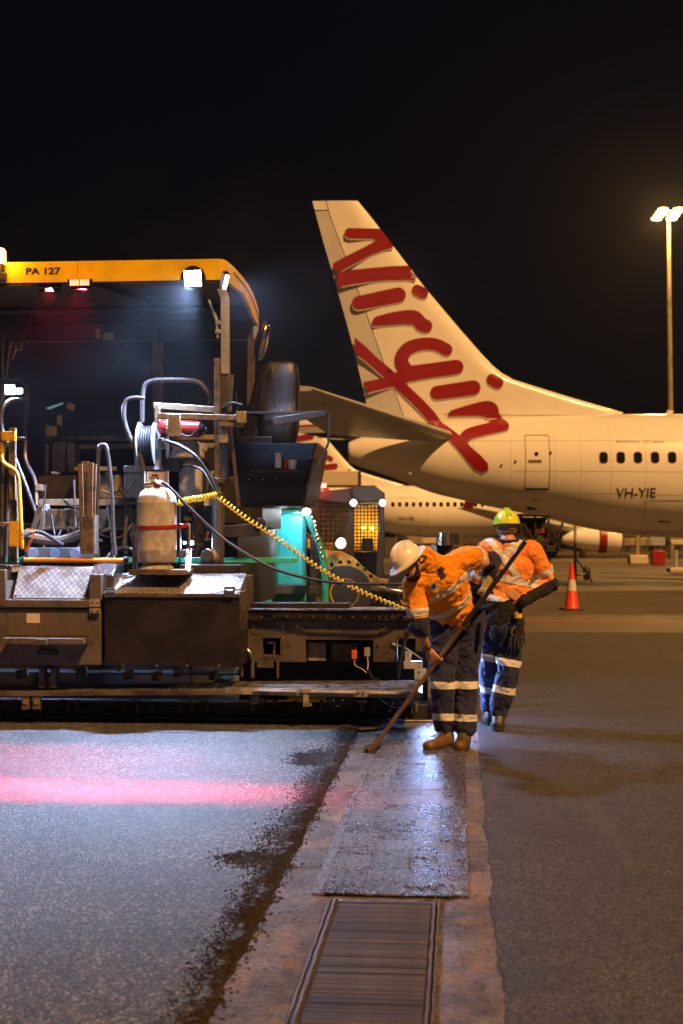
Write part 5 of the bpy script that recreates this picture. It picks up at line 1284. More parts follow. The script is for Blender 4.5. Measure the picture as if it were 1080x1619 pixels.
m = MB(); m.cbox((c.x, 62, 1.35), (.6, .5, .22)); m.build('head', M['label'], jk, bevel=.04)
jk2 = thing('jack_stand', 'low pale tug-like jack with a red box, mid apron below the registration', 'jack', (W(1008, 0, 78).x, 78, 0))
c = W(1008, 870, 78); m = MB(); m.cbox((c.x, 78, .35), (1.0, .8, .5)); m.build('body', M['label'], jk2, bevel=.06)
m = MB(); m.bar((c.x, 78, .5), (c.x, 78, 2.0), .2, .2); m.cbox((c.x, 78, 2.1), (1.2, .6, .3)); m.build('mast', M['tan_steel'], jk2)
m = MB(); m.cbox((c.x+1.1, 78, .45), (.7, .6, .8)); m.build('red_box', M['red'], jk2, bevel=.05)
# distant vehicles and carts on the far apron
random.seed(12)
kinds = [('baggage_cart', 'cart', ['low empty baggage cart', 'loaded baggage cart', 'covered baggage cart'])]
spots = [(870, 150, 'brown_steel'), (905, 168, 'tan_steel'), (948, 175, 'dark_metal'), (967, 160, 'yellow_dirty'), (985, 190, 'dark_metal'), (1010, 150, 'tan_steel'), (1030, 176, 'yellow_dirty'), (1046, 150, 'grey_metal'), (1062, 165, 'dark_metal'), (1078, 158, 'tan_steel'), (640, 190, 'dark_metal'), (660, 180, 'tan_steel'), (683, 200, 'label'), (735, 170, 'brown_steel')]
where = ['beyond the maintenance steps', 'just right of the far engine', 'below the registration letters', 'yellow one among dark carts', 'farthest one right of the yellow cart', 'left of the low jack', 'yellow one near the low jack', 'pale grey one toward the mast', 'dark one left of the mast base', 'at the right edge of the picture', 'dark one below the far airliner', 'behind the white helmet', 'pale one left of the steel stack', 'between the two workers']
for (px, d, mt), wl in zip(spots, where):
    x = W(px, 0, d).x; t = thing('baggage_cart', 'small distant cart on the far apron, '+wl, 'baggage cart', (x, d, 0), group='carts on the far apron')
    w_, h_ = random.uniform(2.2, 3.4), random.uniform(.8, 1.5)
    m = MB(); m.box((x-w_/2, d, .45), (x+w_/2, d+1.4, .6)); m.build('bed', M['dark_metal'], t)
    m = MB(); m.box((x-w_/2+.1, d+.1, .6), (x+w_/2*random.uniform(.3, .95), d+1.3, .6+h_)); m.build('load', M[mt], t, bevel=.08)
    m = MB(); m.bar((x-w_/2+.05, d+.05, .6), (x-w_/2+.05, d+.05, 1.8), .06, .06); m.build('post', M['grey_metal'], t)
    for sx_ in (-1, 1):
        m = MB(); m.cyl((x+sx_*w_*.36, d-.05, .27), (x+sx_*w_*.36, d+.12, .27), .27, n=14); m.build('wheel', M['rubber'], t)
# passenger steps box seen over the loader
bx_ = thing('cargo_container', 'pale boxy catering truck body parked before the far airliner, above the loader cab', 'catering truck', (W(530, 0, 70).x, 70, 0))
m = MB(); m.box(W(500, 768, 70), W(571, 744, 70)+Vector((0, 2.5, 0))); m.build('box_body', M['label'], bx_, bevel=.05)
m = MB(); m.box(W(568, 790, 70.0)-Vector((0, .1, 0)), W(571, 744, 70)+Vector((0, .1, 0))); m.build('corner_post', M['dark_metal'], bx_)
m = MB(); m.box(W(574, 790, 71), W(634, 745, 71)+Vector((0, 2, 0)))
m = MB(); m.box((W(500, 0, 70).x, 70.2, .5), (W(571, 0, 70).x, 72.3, 1.0)); m.build('chassis', M['dark_metal'], bx_)
m = MB()
for px in (508, 560): m.cyl((W(px, 0, 70).x, 70.2, .45), (W(px, 0, 70).x, 70.6, .45), .45, n=20)
m.build('wheel', M['rubber'], bx_)
m = MB(); m.bar((W(505, 0, 70).x, 71, .9), (W(566, 0, 70).x, 71, 3.9), .15, .15); m.bar((W(566, 0, 70).x, 71, .9), (W(505, 0, 70).x, 71, 3.9), .15, .15); m.build('scissor_lift', M['grey_metal'], bx_)
# ------------------------------------------------------------------ people
def taper(m, a, b, ra, rb, n=16, flat_=1.0, axis=None):
    """rounded tapered limb segment; flat_ squashes it along axis"""
    a = Vector(a); b = Vector(b); d = (b-a); L = d.length; d.normalize()
    if axis is not None:
        w = Vector(axis).normalized(); u = w.cross(d).normalized(); w = d.cross(u).normalized()
    else: u, w = ortho(d)
    V = []; rings = []
    for k in range(5): t = -pi/2+(pi/2)*k/4; rings.append((sin(t)*ra, cos(t)*ra))
    for k in range(1, 5): t = (pi/2)*k/4; rings.append((L+sin(t)*rb, cos(t)*rb))
    for h, r in rings: V += [a+d*h+(u*cos(2*pi*i/n)+w*sin(2*pi*i/n)*flat_)*max(r, .0004) for i in range(n)]
    f = [(i*n+k, i*n+(k+1) % n, (i+1)*n+(k+1) % n, (i+1)*n+k) for i in range(len(rings)-1) for k in range(n)]
    f += [tuple(range(n-1, -1, -1)), tuple(range((len(rings)-1)*n, len(rings)*n))]
    m.add(V, f)
def fuse(m, voxel=.008, smooth=6, sf=.6):
    """melt overlapping solids into one continuous skin"""
    me = bpy.data.meshes.new('tmp'); me.from_pydata(m.v, [], m.f)
    bm = bmesh.new(); bm.from_mesh(me); bmesh.ops.recalc_face_normals(bm, faces=bm.faces); bm.to_mesh(me); bm.free()
    o = bpy.data.objects.new('tmp', me); COL.objects.link(o)
    r = o.modifiers.new('r', 'REMESH'); r.mode = 'VOXEL'; r.voxel_size = voxel
    s = o.modifiers.new('s', 'SMOOTH'); s.iterations = smooth; s.factor = sf
    out = bpy.data.meshes.new_from_object(o.evaluated_get(bpy.context.evaluated_depsgraph_get()))
    bpy.data.objects.remove(o); return out
def wrinkle(me, amp, scale, seed, stretch=(1, 1, 1), fn=None):
    S = Vector(stretch)
    me.update(); nr = [v.normal.copy() for v in me.vertices]
    for v, n_ in zip(me.vertices, nr):
        p = Vector((v.co.x*S.x, v.co.y*S.y, v.co.z*S.z))*scale+Vector((seed, 0, 0))
        q = p+Vector((noise.noise(p*.5), noise.noise(p*.5+Vector((5, 5, 5))), noise.noise(p*.5+Vector((9, 1, 3)))))*1.2
        r = 1-2*abs(noise.noise(q)); r2 = 1-2*abs(noise.noise(q*2.3+Vector((3, 3, 3))))
        a = amp*(fn(v.co) if fn else 1)
        v.co += n_*(r*a+r2*a*.4-a*.3)
def ring_band(me, p, n_, w, name, mat, parent, sel, off=.0045, label=None):
    """a strip of tape lying on the cloth: the cloth between two planes, copied and lifted"""
    bm = bmesh.new(); bm.from_mesh(me); n_ = Vector(n_).normalized(); p = Vector(p)
    rem = [f for f in bm.faces if abs((f.calc_center_median()-p).dot(n_)) > w*.5+.03 or not sel(f.calc_center_median())]
    bmesh.ops.delete(bm, geom=rem, context='FACES')
    for s in (-1, 1): bmesh.ops.bisect_plane(bm, geom=bm.verts[:]+bm.edges[:]+bm.faces[:], plane_co=p+n_*s*w/2, plane_no=n_)
    rem = [f for f in bm.faces if abs((f.calc_center_median()-p).dot(n_)) > w*.5]
    bmesh.ops.delete(bm, geom=rem, context='FACES')
    if not bm.faces: bm.free(); return None
    bm.normal_update()
    for v in bm.verts: v.co += v.normal*off
    o = finish(bm, name, mat, parent, label); return o
def finish(bm, name, mat, parent, label=None):
    off = OFF[root_of(parent).name]
    for v in bm.verts: v.co -= off
    me = bpy.data.meshes.new(name); bm.to_mesh(me); bm.free()
    return link(name, me, mat, parent, label, ang=80)
def cut_part(me, name, mat, parent, planes, keep=None, off=.0, label=None, take=True):
    """move the faces on the positive side of every (point, normal) plane into a new part"""
    bm = bmesh.new(); bm.from_mesh(me)
    for p, n_ in planes: bmesh.ops.bisect_plane(bm, geom=bm.verts[:]+bm.edges[:]+bm.faces[:], plane_co=p, plane_no=n_)
    ins = lambda c: all((c-Vector(p)).dot(Vector(n_)) > 0 for p, n_ in planes) and (keep is None or keep(c))
    b2 = bm.copy()
    bmesh.ops.delete(b2, geom=[f for f in b2.faces if not ins(f.calc_center_median())], context='FACES')
    b2.normal_update()
    if off:
        for v in b2.verts: v.co += v.normal*off
    o = finish(b2, name, mat, parent, label)
    if take:
        bmesh.ops.delete(bm, geom=[f for f in bm.faces if ins(f.calc_center_median())], context='FACES'); bm.to_mesh(me)
    bm.free(); return o
def put(me, name, mat, parent, label=None):
    bm = bmesh.new(); bm.from_mesh(me); return finish(bm, name, mat, parent, label)

def cloth(name, col, rough=.8, fine=420, sheen=.1, b=.4):
    g = N(name); n1 = g.noise(fine, 2); n2 = g.noise(14, 5, .6); n3 = g.noise(3, 4)
    c = g.mix(.35, col, g.ramp(n1, [(.3, .3), (.7, .7)]), 'OVERLAY'); c = g.mix(.35, c, g.ramp(n3, [(.35, .35), (.7, .62)]), 'OVERLAY')
    g.set(col=c, rough=rough, spec=.25, sheen=sheen, normal=g.bump(g.math('ADD', n2, g.math('MULTIPLY', n1, .15)), b, .012)); return g.m
M['orange'] = cloth('hi_vis_orange_cloth', (.78, .29, .012))
M['orange2'] = cloth('bright_hi_vis_orange_cloth', (.86, .29, .06))
M['navy'] = cloth('navy_cloth', (.020, .025, .078))
M['navy2'] = cloth('blue_navy_cloth', (.020, .030, .090))
M['blackcloth'] = cloth('black_cloth', (.012, .012, .014))
g = N('reflective_tape'); n1 = g.noise(300, 2); g.set(col=g.ramp(n1, [(.3, (.56, .57, .60)), (.7, (.72, .73, .76))]), rough=.5, metal=0, normal=g.bump(g.noise(25, 3), .15, .01)); M['tape'] = g.m
g = N('skin'); n1 = g.noise(40, 5); n2 = g.noise(9, 3)
c = g.mix(g.ramp(n2, [(.4, 0), (.7, .5)]), (.50, .26, .16), (.42, .17, .10)); g.set(col=c, rough=.5, spec=.4, normal=g.bump(n1, .15, .004)); g.b.inputs['Subsurface Weight'].default_value = .08; g.b.inputs['Subsurface Scale'].default_value = .01; M['skin'] = g.m
g = N('tattooed_skin'); n1 = g.noise(38, 4, .6); n2 = g.vor(34, 'DISTANCE_TO_EDGE')
f_ = g.math('MULTIPLY', g.ramp(n1, [(.46, 0), (.54, 1)]), .75)
g.set(col=g.mix(f_, (.46, .24, .15), (.07, .055, .055)), rough=.5); M['tattoo'] = g.m
M['hair'] = cloth('dark_beard', (.020, .012, .009), .7, 600, 0, .9)
M['grey_hair'] = cloth('grey_hair', (.42, .38, .34), .7, 500, 0, .8)
M['helmet_w'] = flat('cream_helmet_plastic', (.80, .78, .74), .28, coat=.3)
M['helmet_y'] = flat('yellow_helmet_plastic', (.70, .78, .03), .28, coat=.3)
M['boot'] = paint('tan_leather_boot', (.13, .068, .022), .45, dirt=.6, dcol=(.05, .03, .015), scale=22, bump=.4)
M['boot2'] = paint('dark_leather_boot', (.05, .05, .042), .45, dirt=.5, scale=18, bump=.4)
M['sole'] = flat('boot_sole', (.02, .017, .014), .7)
M['glove'] = cloth('knitted_yellow_glove', (.34, .25, .10), .85, 260, 0, .7)
M['wood'] = paint('worn_wood_handle', (.11, .065, .035), .42, dirt=.6, dcol=(.03, .02, .015), scale=20)
M['leather'] = flat('watch_strap', (.05, .03, .02), .5)

def head(m, c, up, fw, s=1.0):
    up = Vector(up).normalized(); fw = (Vector(fw)-up*Vector(fw).dot(up)).normalized(); sd = fw.cross(up).normalized()
    R = Matrix((sd, fw, up)).transposed()           # columns: side, forward, up
    def P(x, y, z): return c+R @ (Vector((x, y, z))*s)
    def E(x, y, z, rx, ry, rz): m.ball(P(x, y, z), (rx*s, ry*s, rz*s), 18, 12, R)
    E(0, -.012, .035, .075, .092, .088); E(0, .02, -.03, .062, .072, .078); E(0, .055, -.085, .032, .028, .026)   # skull, face, chin
    E(0, .03, -.062, .052, .055, .040)
    taper(m, P(0, .083, .012), P(0, .104, -.022), .010*s, .015*s, 10); E(0, .102, -.026, .018, .012, .010)           # nose
    taper(m, P(-.04, .080, .028), P(.04, .080, .028), .011*s, .011*s, 10)                                            # brow
    for sx_ in (-1, 1):
        E(sx_*.073, -.005, -.005, .010, .020, .032); E(sx_*.042, .066, -.012, .020, .018, .016)
    E(0, .082, -.052, .022, .010, .006); E(0, .080, -.061, .020, .010, .006)                                        # lips
    return P, R
def eyes(P, R, parent, s=1.0):
    for sx_ in (-1, 1):
        m = MB(); m.ball(P(sx_*.031, .079, .006), .0115*s, 12, 8); e = m.build('eye', flat('eye_white', (.6, .55, .5), .2), parent)
        m = MB(); m.ball(P(sx_*.031, .0865, .006), .0062*s, 10, 6); m.build('iris', M['black'], e)
def helmet(P, R, s, parent, mat, brim, name='hard_hat', peak=.0):
    m = MB(); V = []; n = 32; rows = 9
    for i in range(rows+1):
        t = (pi/2)*i/rows; r = cos(t); z = sin(t)
        for k in range(n):
            a = 2*pi*k/n; rib = 1+.022*(abs(sin(a*1.0)) < .22)*(r > .1)
            V.append(P(.104*r*cos(a)*rib, -.006+.128*r*sin(a), .045+.116*z*(1.0+.02*(abs(cos(a)*r) < .22))))
    f = [(i*n+k, i*n+(k+1) % n, (i+1)*n+(k+1) % n, (i+1)*n+k) for i in range(rows) for k in range(n)]
    # brim ring
    for rr, dz in ((1.0, .045), (1.0, .034)):
        for k in range(n):
            a = 2*pi*k/n; w = brim+peak*max(0, sin(a))**2
            V.append(P((.104+w)*cos(a), -.006+(.128+w)*sin(a), dz-.012*(w/.045)))
    b = (rows+1)*n
    f += [(k, b+k, b+(k+1) % n, (k+1) % n) for k in range(n)]+[(b+k, b+n+k, b+n+(k+1) % n, b+(k+1) % n) for k in range(n)]
    m.add(V, f); h = m.build(name, mat, parent, ang=60); 
    sol = h.modifiers.new('thick', 'SOLIDIFY'); sol.thickness = .004
    m = MB()
    for sx_ in (-.018, 0, .018):
        pts__ = [P(sx_, -.006+.1335*cos(t), .048+.1215*sin(t)) for t in [radians(25+k*13) for k in range(11)]]
        m.tube(pts__, .0045 if sx_ else .006, n=6, sm=0)
    m.build('crown_ridge', mat, h)
    m = MB()
    for sx_ in (-1, 1):
        for k in range(4): m.cbox(P(sx_*(.045+k*.009), -.03+k*.012, .150-k*.006), (.004, .018, .004))
    m.build('vent', M['air_text'], h)
    return h
def boot(heel, toe, ankle, parent, mat, s=1.0):
    heel = Vector(heel); toe = Vector(toe); ankle = Vector(ankle); m = MB()
    d = (toe-heel).normalized(); up = Vector((0, 0, 1)); sd = d.cross(up).normalized()
    taper(m, ankle, heel+up*.085+d*.03, .058*s, .052*s); taper(m, heel+up*.07+d*.05, heel+up*.065+d*.13, .056*s, .052*s)
    taper(m, heel+up*.060+d*.12, toe+up*.052-d*.05, .052*s, .050*s, flat_=.95); m.ball(toe+up*.05-d*.055, (.055*s, .055*s, .046*s), 16, 10)
    taper(m, heel+up*.045+d*.03, heel+up*.045+d*.04, .045*s, .045*s)
    me = fuse(m, .007, 4)
    for v in me.vertices: v.co.z = max(v.co.z, .026)
    b = put(me, 'boot', mat, parent)
    P = []; n = 24
    for k in range(n):
        a = 2*pi*k/n; L = (toe-heel).length/2+.006; w = (.052+.008*cos(a))*s
        P.append(heel+d*((toe-heel).length/2-.004+L*(abs(cos(a))**.8)*(1 if cos(a) > 0 else -1))+sd*w*(abs(sin(a))**.8)*(1 if sin(a) > 0 else -1)+up*.003)
    m = MB(); m.prism(P, (0, 0, .030)); m.build('sole', M['sole'], b, bevel=.004)
    m = MB()
    for k in range(5):
        t = k/4; c = (heel+d*.10+up*.125)*(1-t)+(toe-d*.10+up*.112)*t+(ankle-heel-up*.12)*(1-t)*.2; m.tube([c-sd*.03, c+up*.006+d*.01, c+sd*.03], .0035, n=5, sm=3)
    m.build('lace', M['air_line'], b)
    return b
def hand(m, wrist, fwd, palm_n, curl, s=1.0, thumb=1, spread=.0, pole=None):
    """palm and five fingers; palm_n points out of the palm, curl in radians per joint"""
    f_ = Vector(fwd).normalized(); n_ = (Vector(palm_n)-f_*Vector(palm_n).dot(f_)).normalized(); sd = f_.cross(n_).normalized()*thumb
    w = Vector(wrist); taper(m, w-f_*.02*s, w+f_*.03*s, .026*s, .029*s, 14, .75, n_)
    for i, x in enumerate((.030, .010, -.011, -.030)):
        b = w+f_*.088*s+sd*x*s; taper(m, w+f_*.02*s+sd*x*.6*s, b, .017*s, .0125*s, 12, .9, n_)
        L = (.040, .046, .043, .034)[i]*s; p = b; a = curl*.6; dirv = f_*cos(a)+n_*sin(a)+sd*spread*x*10
        for j, q_ in enumerate((1, .68, .55)):
            dirv = (f_*cos(a)+n_*sin(a)+sd*spread*x*10).normalized(); e = p+dirv*L*q_; taper(m, p, e, (.0102-.0012*j)*s, (.0094-.0014*j)*s, 10); p = e; a += curl
    b = w+f_*.025*s+sd*.026*s; e = b+(sd*.7+f_*.6+n_*.35).normalized()*.040*s; taper(m, b, e, .016*s, .0125*s, 12)
    e2 = e+(f_*.7+sd*.15+n_*(.3+.35*curl)).normalized()*.032*s; taper(m, e, e2, .0120*s, .0108*s, 10); e3 = e2+(f_*.6-sd*.35+n_*(.45+.3*curl)).normalized()*.026*s; taper(m, e2, e3, .0106*s, .009*s, 10)

# ---------------- worker with the lute, bent forward
p1 = thing('person', 'worker in cream hard hat and orange shirt bending forward, raking with a long-handled lute', 'person', (W(710, 1185, 10.8).x, 10.75, 0))
d0 = 10.8
polA, polB = W(585, 1188, 10.54), W(829, 858, 10.64); polA.z = .02
def onpole(px): t = (px-585)/(829-585); return polA.lerp(polB, t)
h1, h2 = onpole(690), onpole(764)
pel = W(722, 975, 10.88); waist = W(712, 958, 10.80); chest = W(694, 915, 10.56); neckb = W(676, 886, 10.44)
shR, shL = W(655, 922, 10.44), W(741, 880, 10.62)
elR, wrR = W(662, 988, 10.42), W(677, 1027, 10.56)
elL, wrL = W(778, 887, 10.92), W(768, 930, 10.86)
hipR, hipL = W(705, 985, 10.86), W(742, 983, 10.92)
knR, knL = W(699, 1075, 10.78), W(735, 1075, 10.86)
anR, anL = W(703, 1150, 10.86), W(735, 1150, 10.82)
toeR, heR = W(672, 1183, 10.62), W(712, 1178, 10.86); toeL, heL = W(724, 1188, 10.58), W(736, 1180, 10.84)
for q in (toeR, heR, toeL, heL): q.z = 0
anR.z = anL.z = .15
hc = W(648, 891, 10.33); upv = Vector((-.60, -.20, .78)); fwv = Vector((-.62, -.62, -.50))
# continuous body under the clothes
m = MB(); P1, R1 = head(m, hc, upv, fwv)
taper(m, neckb, hc+Vector((.01, .02, -.02)), .058, .054); taper(m, chest, neckb, .10, .06)
taper(m, chest, waist, .13, .12); taper(m, waist, pel, .12, .13); taper(m, shR, shL, .065, .065)
for a, b, r0, r1 in ((shR, elR, .050, .040), (elR, wrR, .043, .028), (shL, elL, .050, .040), (elL, wrL, .042, .028), (hipR, knR, .078, .052), (knR, anR, .052, .036), (hipL, knL, .078, .052), (knL, anL, .052, .036)): taper(m, a, b, r0, r1)
pd = (polB-polA).normalized()
# right hand closes on the shaft from above, fingers wrap to the far side
f1 = (h1-wrR); f1 = (f1-pd*f1.dot(pd)*.55)
hand(m, wrR+(h1-wrR)*.02, (h1-wrR).normalized()*.7+Vector((.35, -.25, -.5)), Vector((.55, .75, -.1)), .95, 1.0, thumb=-1)
body = put(fuse(m, .0062, 3, .5), 'body', M['skin'], p1)
eyes(P1, R1, body)
# beard, hair
m = MB(); R = R1
m.ball(P1(0, .040, -.088), (.054, .050, .040), 16, 10, R)
for sx_ in (-1, 1): taper(m, P1(sx_*.066, .0, -.02), P1(sx_*.045, .05, -.085), .012, .02)
taper(m, P1(-.02, .088, -.040), P1(.02, .088, -.040), .008, .008)
me = fuse(m, .006, 2); wrinkle(me, .004, 60, 2); put(me, 'beard', M['hair'], p1)
m = MB(); m.ball(P1(0, -.018, .025), (.0785, .092, .080), 18, 12, R); me = fuse(m, .007, 2)
hr = cut_part(me, 'hair', M['hair'], p1, [(P1(0, .03, 0), R @ Vector((0, -1, .25)))], take=False)
hh = helmet(P1, R1, 1.0, p1, M['helmet_w'], .042, peak=.012)
m = MB(); m.tube([P1(.095, -.0, .045), P1(.085, -.09, -.03), P1(0, -.118, -.045), P1(-.085, -.09, -.03), P1(-.095, 0, .045)], .008, n=6); m.build('headband', M['black'], hh)
# tattooed forearm and watch
m = MB(); taper(m, elR.lerp(wrR, -.1), elR.lerp(wrR, .72), .045, .032); put(fuse(m, .006, 2), 'tattooed_forearm', M['tattoo'], body)
wd = (wrR-elR).normalized(); wc = elR.lerp(wrR, .88)
m = MB(); q = wd.to_track_quat('Z', 'X').to_matrix(); m.lathe([(.033, -.011), (.0365, -.009), (.0365, .009), (.033, .011)], wc, 20, M=q); wt = m.build('watch_strap', M['leather'], p1)
m = MB(); cf = wc+Vector((-.010, -.036, .004)); m.cyl(cf, cf+Vector((-.002, -.008, .001)), .019, n=18); m.build('watch_face', M['brass'], wt)
# knitted glove and sleeve on the raised arm
m = MB(); taper(m, elL.lerp(wrL, .25), wrL, .046, .036); hand(m, wrL, (h2-wrL).normalized()*1.0+Vector((-.25, -.1, -.35)), Vector((-.1, -.9, .1)), .85, 1.08, thumb=-1)
me = fuse(m, .0065, 3); wrinkle(me, .002, 40, 1); put(me, 'glove', M['glove'], p1, 'long knitted yellow glove')
# trousers
m = MB(); taper(m, waist.lerp(pel, .3), pel, .150, .165, 20, .88, (0, 1, 0)); taper(m, hipR, hipL, .125, .125)
for h_, k_, a_ in ((hipR, knR, anR), (hipL, knL, anL)):
    taper(m, h_, h_.lerp(k_, .5), .118, .098); taper(m, h_.lerp(k_, .5), k_, .100, .086); taper(m, k_, k_.lerp(a_, .6), .086, .080); taper(m, k_.lerp(a_, .55), a_+Vector((0, 0, .03)), .080, .080)
me = fuse(m, .008, 5); wrinkle(me, .017, 7.5, 4, (1, 1, .75)); wrinkle(me, .005, 20, 5); tr = put(me, 'trousers', M['navy'], p1)
for zz, w in ((.0, .062), (.0, .062)): pass
for kx in (lambda c: c.x < (knR.x+knL.x)/2, lambda c: c.x >= (knR.x+knL.x)/2):
    for py in (1077, 1128):
        z = W(0, py, 10.8).z; ring_band(me, (0, 10.8, z), (.03, 0, 1), .055, 'reflective_band', M['tape'], tr, lambda c, kx=kx: kx(c) and c.z < .7)
m = MB(); m.cbox(W(757, 1000, 10.80), (.03, .13, .17), (0, .1, .3)); m.build('thigh_pocket', M['navy'], tr, bevel=.012)
m = MB(); m.tube([W(708, 966, 10.66), W(730, 962, 10.68), W(752, 948, 10.76), W(765, 962, 10.9)], .012, n=6); 
# shirt
m = MB()
ta = (shL-shR).normalized()
taper(m, shR+ta*.02, shL-ta*.02, .088, .088, 20); taper(m, chest, waist, .165, .160, 22, .88, (0, 1, .3)); taper(m, chest+ta*.09, waist+ta*.06, .12, .12); taper(m, chest-ta*.08, waist-ta*.05, .12, .115)
taper(m, waist, pel+(waist-pel)*.35, .160, .165, 20, .9, (0, 1, 0)); taper(m, chest, neckb+(neckb-chest)*.1, .13, .075)
taper(m, shR, elR, .078, .064); taper(m, shL, elL, .080, .066)
taper(m, elR, elR.lerp(wrR, .12), .064, .062); taper(m, elL, elL.lerp(wrL, .38), .066, .058)
sh = fuse(m, .0075, 5)
wrinkle(sh, .014, 6.5, 11, (1, 1, 1)); wrinkle(sh, .007, 15, 12); wrinkle(sh, .003, 34, 13)
tdir = (neckb-pel).normalized()
uR = (elR-shR).normalized(); uL = (elL-shL).normalized()
sleeveR = lambda c: (c-elR).length < .26 and (c-shR).dot(uR) > .05 and c.x < elR.x+.13
sleeveL = lambda c: (c-shL).dot(uL) > .04 and c.x > shL.x-.02
sr = cut_part(sh, 'cuff', M['navy'], p1, [(shR.lerp(elR, .84), uR)], keep=lambda c: (c-elR).length < .20, off=.001, label='dark navy sleeve end')
sl = cut_part(sh, 'cuff', M['navy'], p1, [(shL.lerp(elL, .50), uL)], keep=lambda c: c.x > shL.x, off=.001, label='dark navy sleeve end')
shirt = put(sh, 'shirt', M['orange'], p1)
ring_band(sh, shR.lerp(elR, .70), uR, .055, 'reflective_band', M['tape'], shirt, lambda c: (c-shR.lerp(elR, .70)).length < .13)
ring_band(sh, shL.lerp(elL, .30), uL+Vector((0, 0, .0)), .055, 'reflective_band', M['tape'], shirt, lambda c: (c-shL.lerp(elL, .30)).length < .16)
bn = Vector((-.52, -.25, .82)); torso = lambda c: (c-pel.lerp(neckb, .5)).length < .40 and not (c-elR).length < .20
b0 = W(700, 936, 10.5); ring_band(sh, b0, bn, .055, 'reflective_band', M['tape'], shirt, lambda c: torso(c) and c.x > W(664, 0, 10.5).x and c.x < W(747, 0, 10.6).x)
b1 = W(716, 967, 10.6); ring_band(sh, b1, bn, .055, 'reflective_band', M['tape'], shirt, lambda c: (c-W(716, 960, 10.7)).length < .32 and c.x > W(668, 0, 10.5).x)
sbv = BVHTree.FromPolygons([v.co.copy() for v in sh.vertices], [tuple(p.vertices) for p in sh.polygons])
def on_cloth(bv, px, py, d, off=.006):
    o = Vector((0, 0, HC)); r = (W(px, py, d)-o).normalized(); h_, n_, _, _ = bv.ray_cast(o, r); return (h_+n_*off if n_.dot(r) < 0 else h_-n_*off) if h_ else W(px, py, d)
def patch(bv, P, d, name, mat, parent, off=.006, th=.003):
    Q = [on_cloth(bv, x, y, d, off) for x, y in P]; c = sum(Q, Vector())/len(Q); n_ = geometry.normal(Q[:4]); n_ = -n_ if n_.y > 0 else n_
    Q = [q_-n_*(q_-c).dot(n_)+n_*.004 for q_ in Q]; m = MB(); m.prism(Q, n_*th); return m.build(name, mat, parent)
pc = patch(sbv, [(678, 924), (689, 918), (697, 932), (686, 939)], 10.4, 'id_card', M['label'], p1)
patch(sbv, [(681, 924), (687, 921), (690, 927), (684, 930)], 10.4, 'photo', M['navy2'], pc, off=.012, th=.001); patch(sbv, [(686, 932), (691, 929), (693, 933), (688, 936)], 10.4, 'stripe', M['coil_yellow'], pc, off=.012, th=.001)
for P in ([(692, 908), (700, 903), (704, 909), (697, 914)], [(694, 897), (697, 894), (699, 902), (696, 904)], [(698, 900), (701, 896), (703, 902)], [(690, 902), (693, 899), (696, 905), (693, 907)], [(696, 915), (705, 909), (706, 911), (697, 917)]):
    patch(sbv, P, 10.4, 'chest_logo', M['navy'], shirt, off=.004, th=.001)
m = MB()
for k, (x, y) in enumerate(((660, 893), (668, 897), (677, 893), (684, 882), (683, 873))):
    pass
Q = [on_cloth(sbv, x, y, 10.4, .012) for x, y in ((657, 905), (666, 900), (678, 893), (684, 880), (681, 868), (672, 868))]
nd = (hc-neckb).normalized(); un, wn = ortho(nd); m.tube([neckb+nd*.012+(un*cos(a)+wn*sin(a))*.070 for a in [2*pi*k/18 for k in range(19)]], .015, n=8, sm=0); m.build('collar', M['navy'], p1)
boot(heR, toeR, anR, p1, M['boot']); boot(heL, toeL, anL, p1, M['boot'])
# the lute (rake)
rk = thing('asphalt_lute', 'long dark wooden handled asphalt lute held diagonally by the bending worker', 'lute', polA)
m = MB(); m.cyl(polA+(polB-polA)*.03, polB, .0165, .0175, n=14); m.build('handle', M['wood'], rk)
m = MB(); m.cyl(polB-(polB-polA)*.40, polB, .0185, .0190, n=14); m.cyl(polB, polB+pd*.01, .0195, n=14); m.build('grip', M['black'], rk)
m = MB(); m.cyl(polA+(polB-polA)*.0, polA+(polB-polA)*.10, .022, .019, n=14); m.build('socket', M['brown_steel'], rk)
m = MB(); a = W(577, 1191, 10.55); b = W(601, 1176, 10.72); a.z = b.z = .045; m.bar(a, b, .010, .06); m.bar(a, b, .05, .008); m.build('blade', M['box_steel'], rk, bevel=.003)

# ---------------- second worker, back to the camera
d2 = 11.7
p2 = thing('person', 'worker in yellow hard hat seen from behind with hand on hip, standing beyond the raker', 'person', (W(790, 0, d2).x, d2, 0))
pel2, waist2, chest2, neck2 = W(790, 985, d2), W(795, 950, d2), W(805, 895, d2), W(803, 856, d2-.02)
shr, shl = W(842, 872, d2), W(770, 872, d2); elr, wrr = W(868, 922, d2+.06), W(826, 950, d2-.12)
ell, wrl = W(752, 925, d2+.10), W(762, 960, d2+.32)
hpr, hpl = W(806, 985, d2), W(779, 985, d2+.02); knr, knl = W(803, 1065, d2-.04), W(776, 1066, d2+.18)
anr, anl = W(789, 1128, d2-.0), W(776, 1118, d2+.36)
her, ter = W(788, 1163, d2-.08), W(785, 1150, d2+.20); hel, tel = W(776, 1150, d2+.30), W(770, 1140, d2+.58)
for q in (her, ter, hel, tel): q.z = 0
anr.z = .15; anl.z = .15
hc2 = W(801, 836, d2+.03); up2 = Vector((-.03, .05, 1)); fw2 = Vector((-.10, 1, -.22))
m = MB(); P2_, R2 = head(m, hc2, up2, fw2)
taper(m, neck2, hc2-Vector((0, 0, .05)), .060, .058); taper(m, chest2, neck2, .11, .07); taper(m, chest2, waist2, .13, .12); taper(m, waist2, pel2, .12, .13); taper(m, shr, shl, .065, .065)
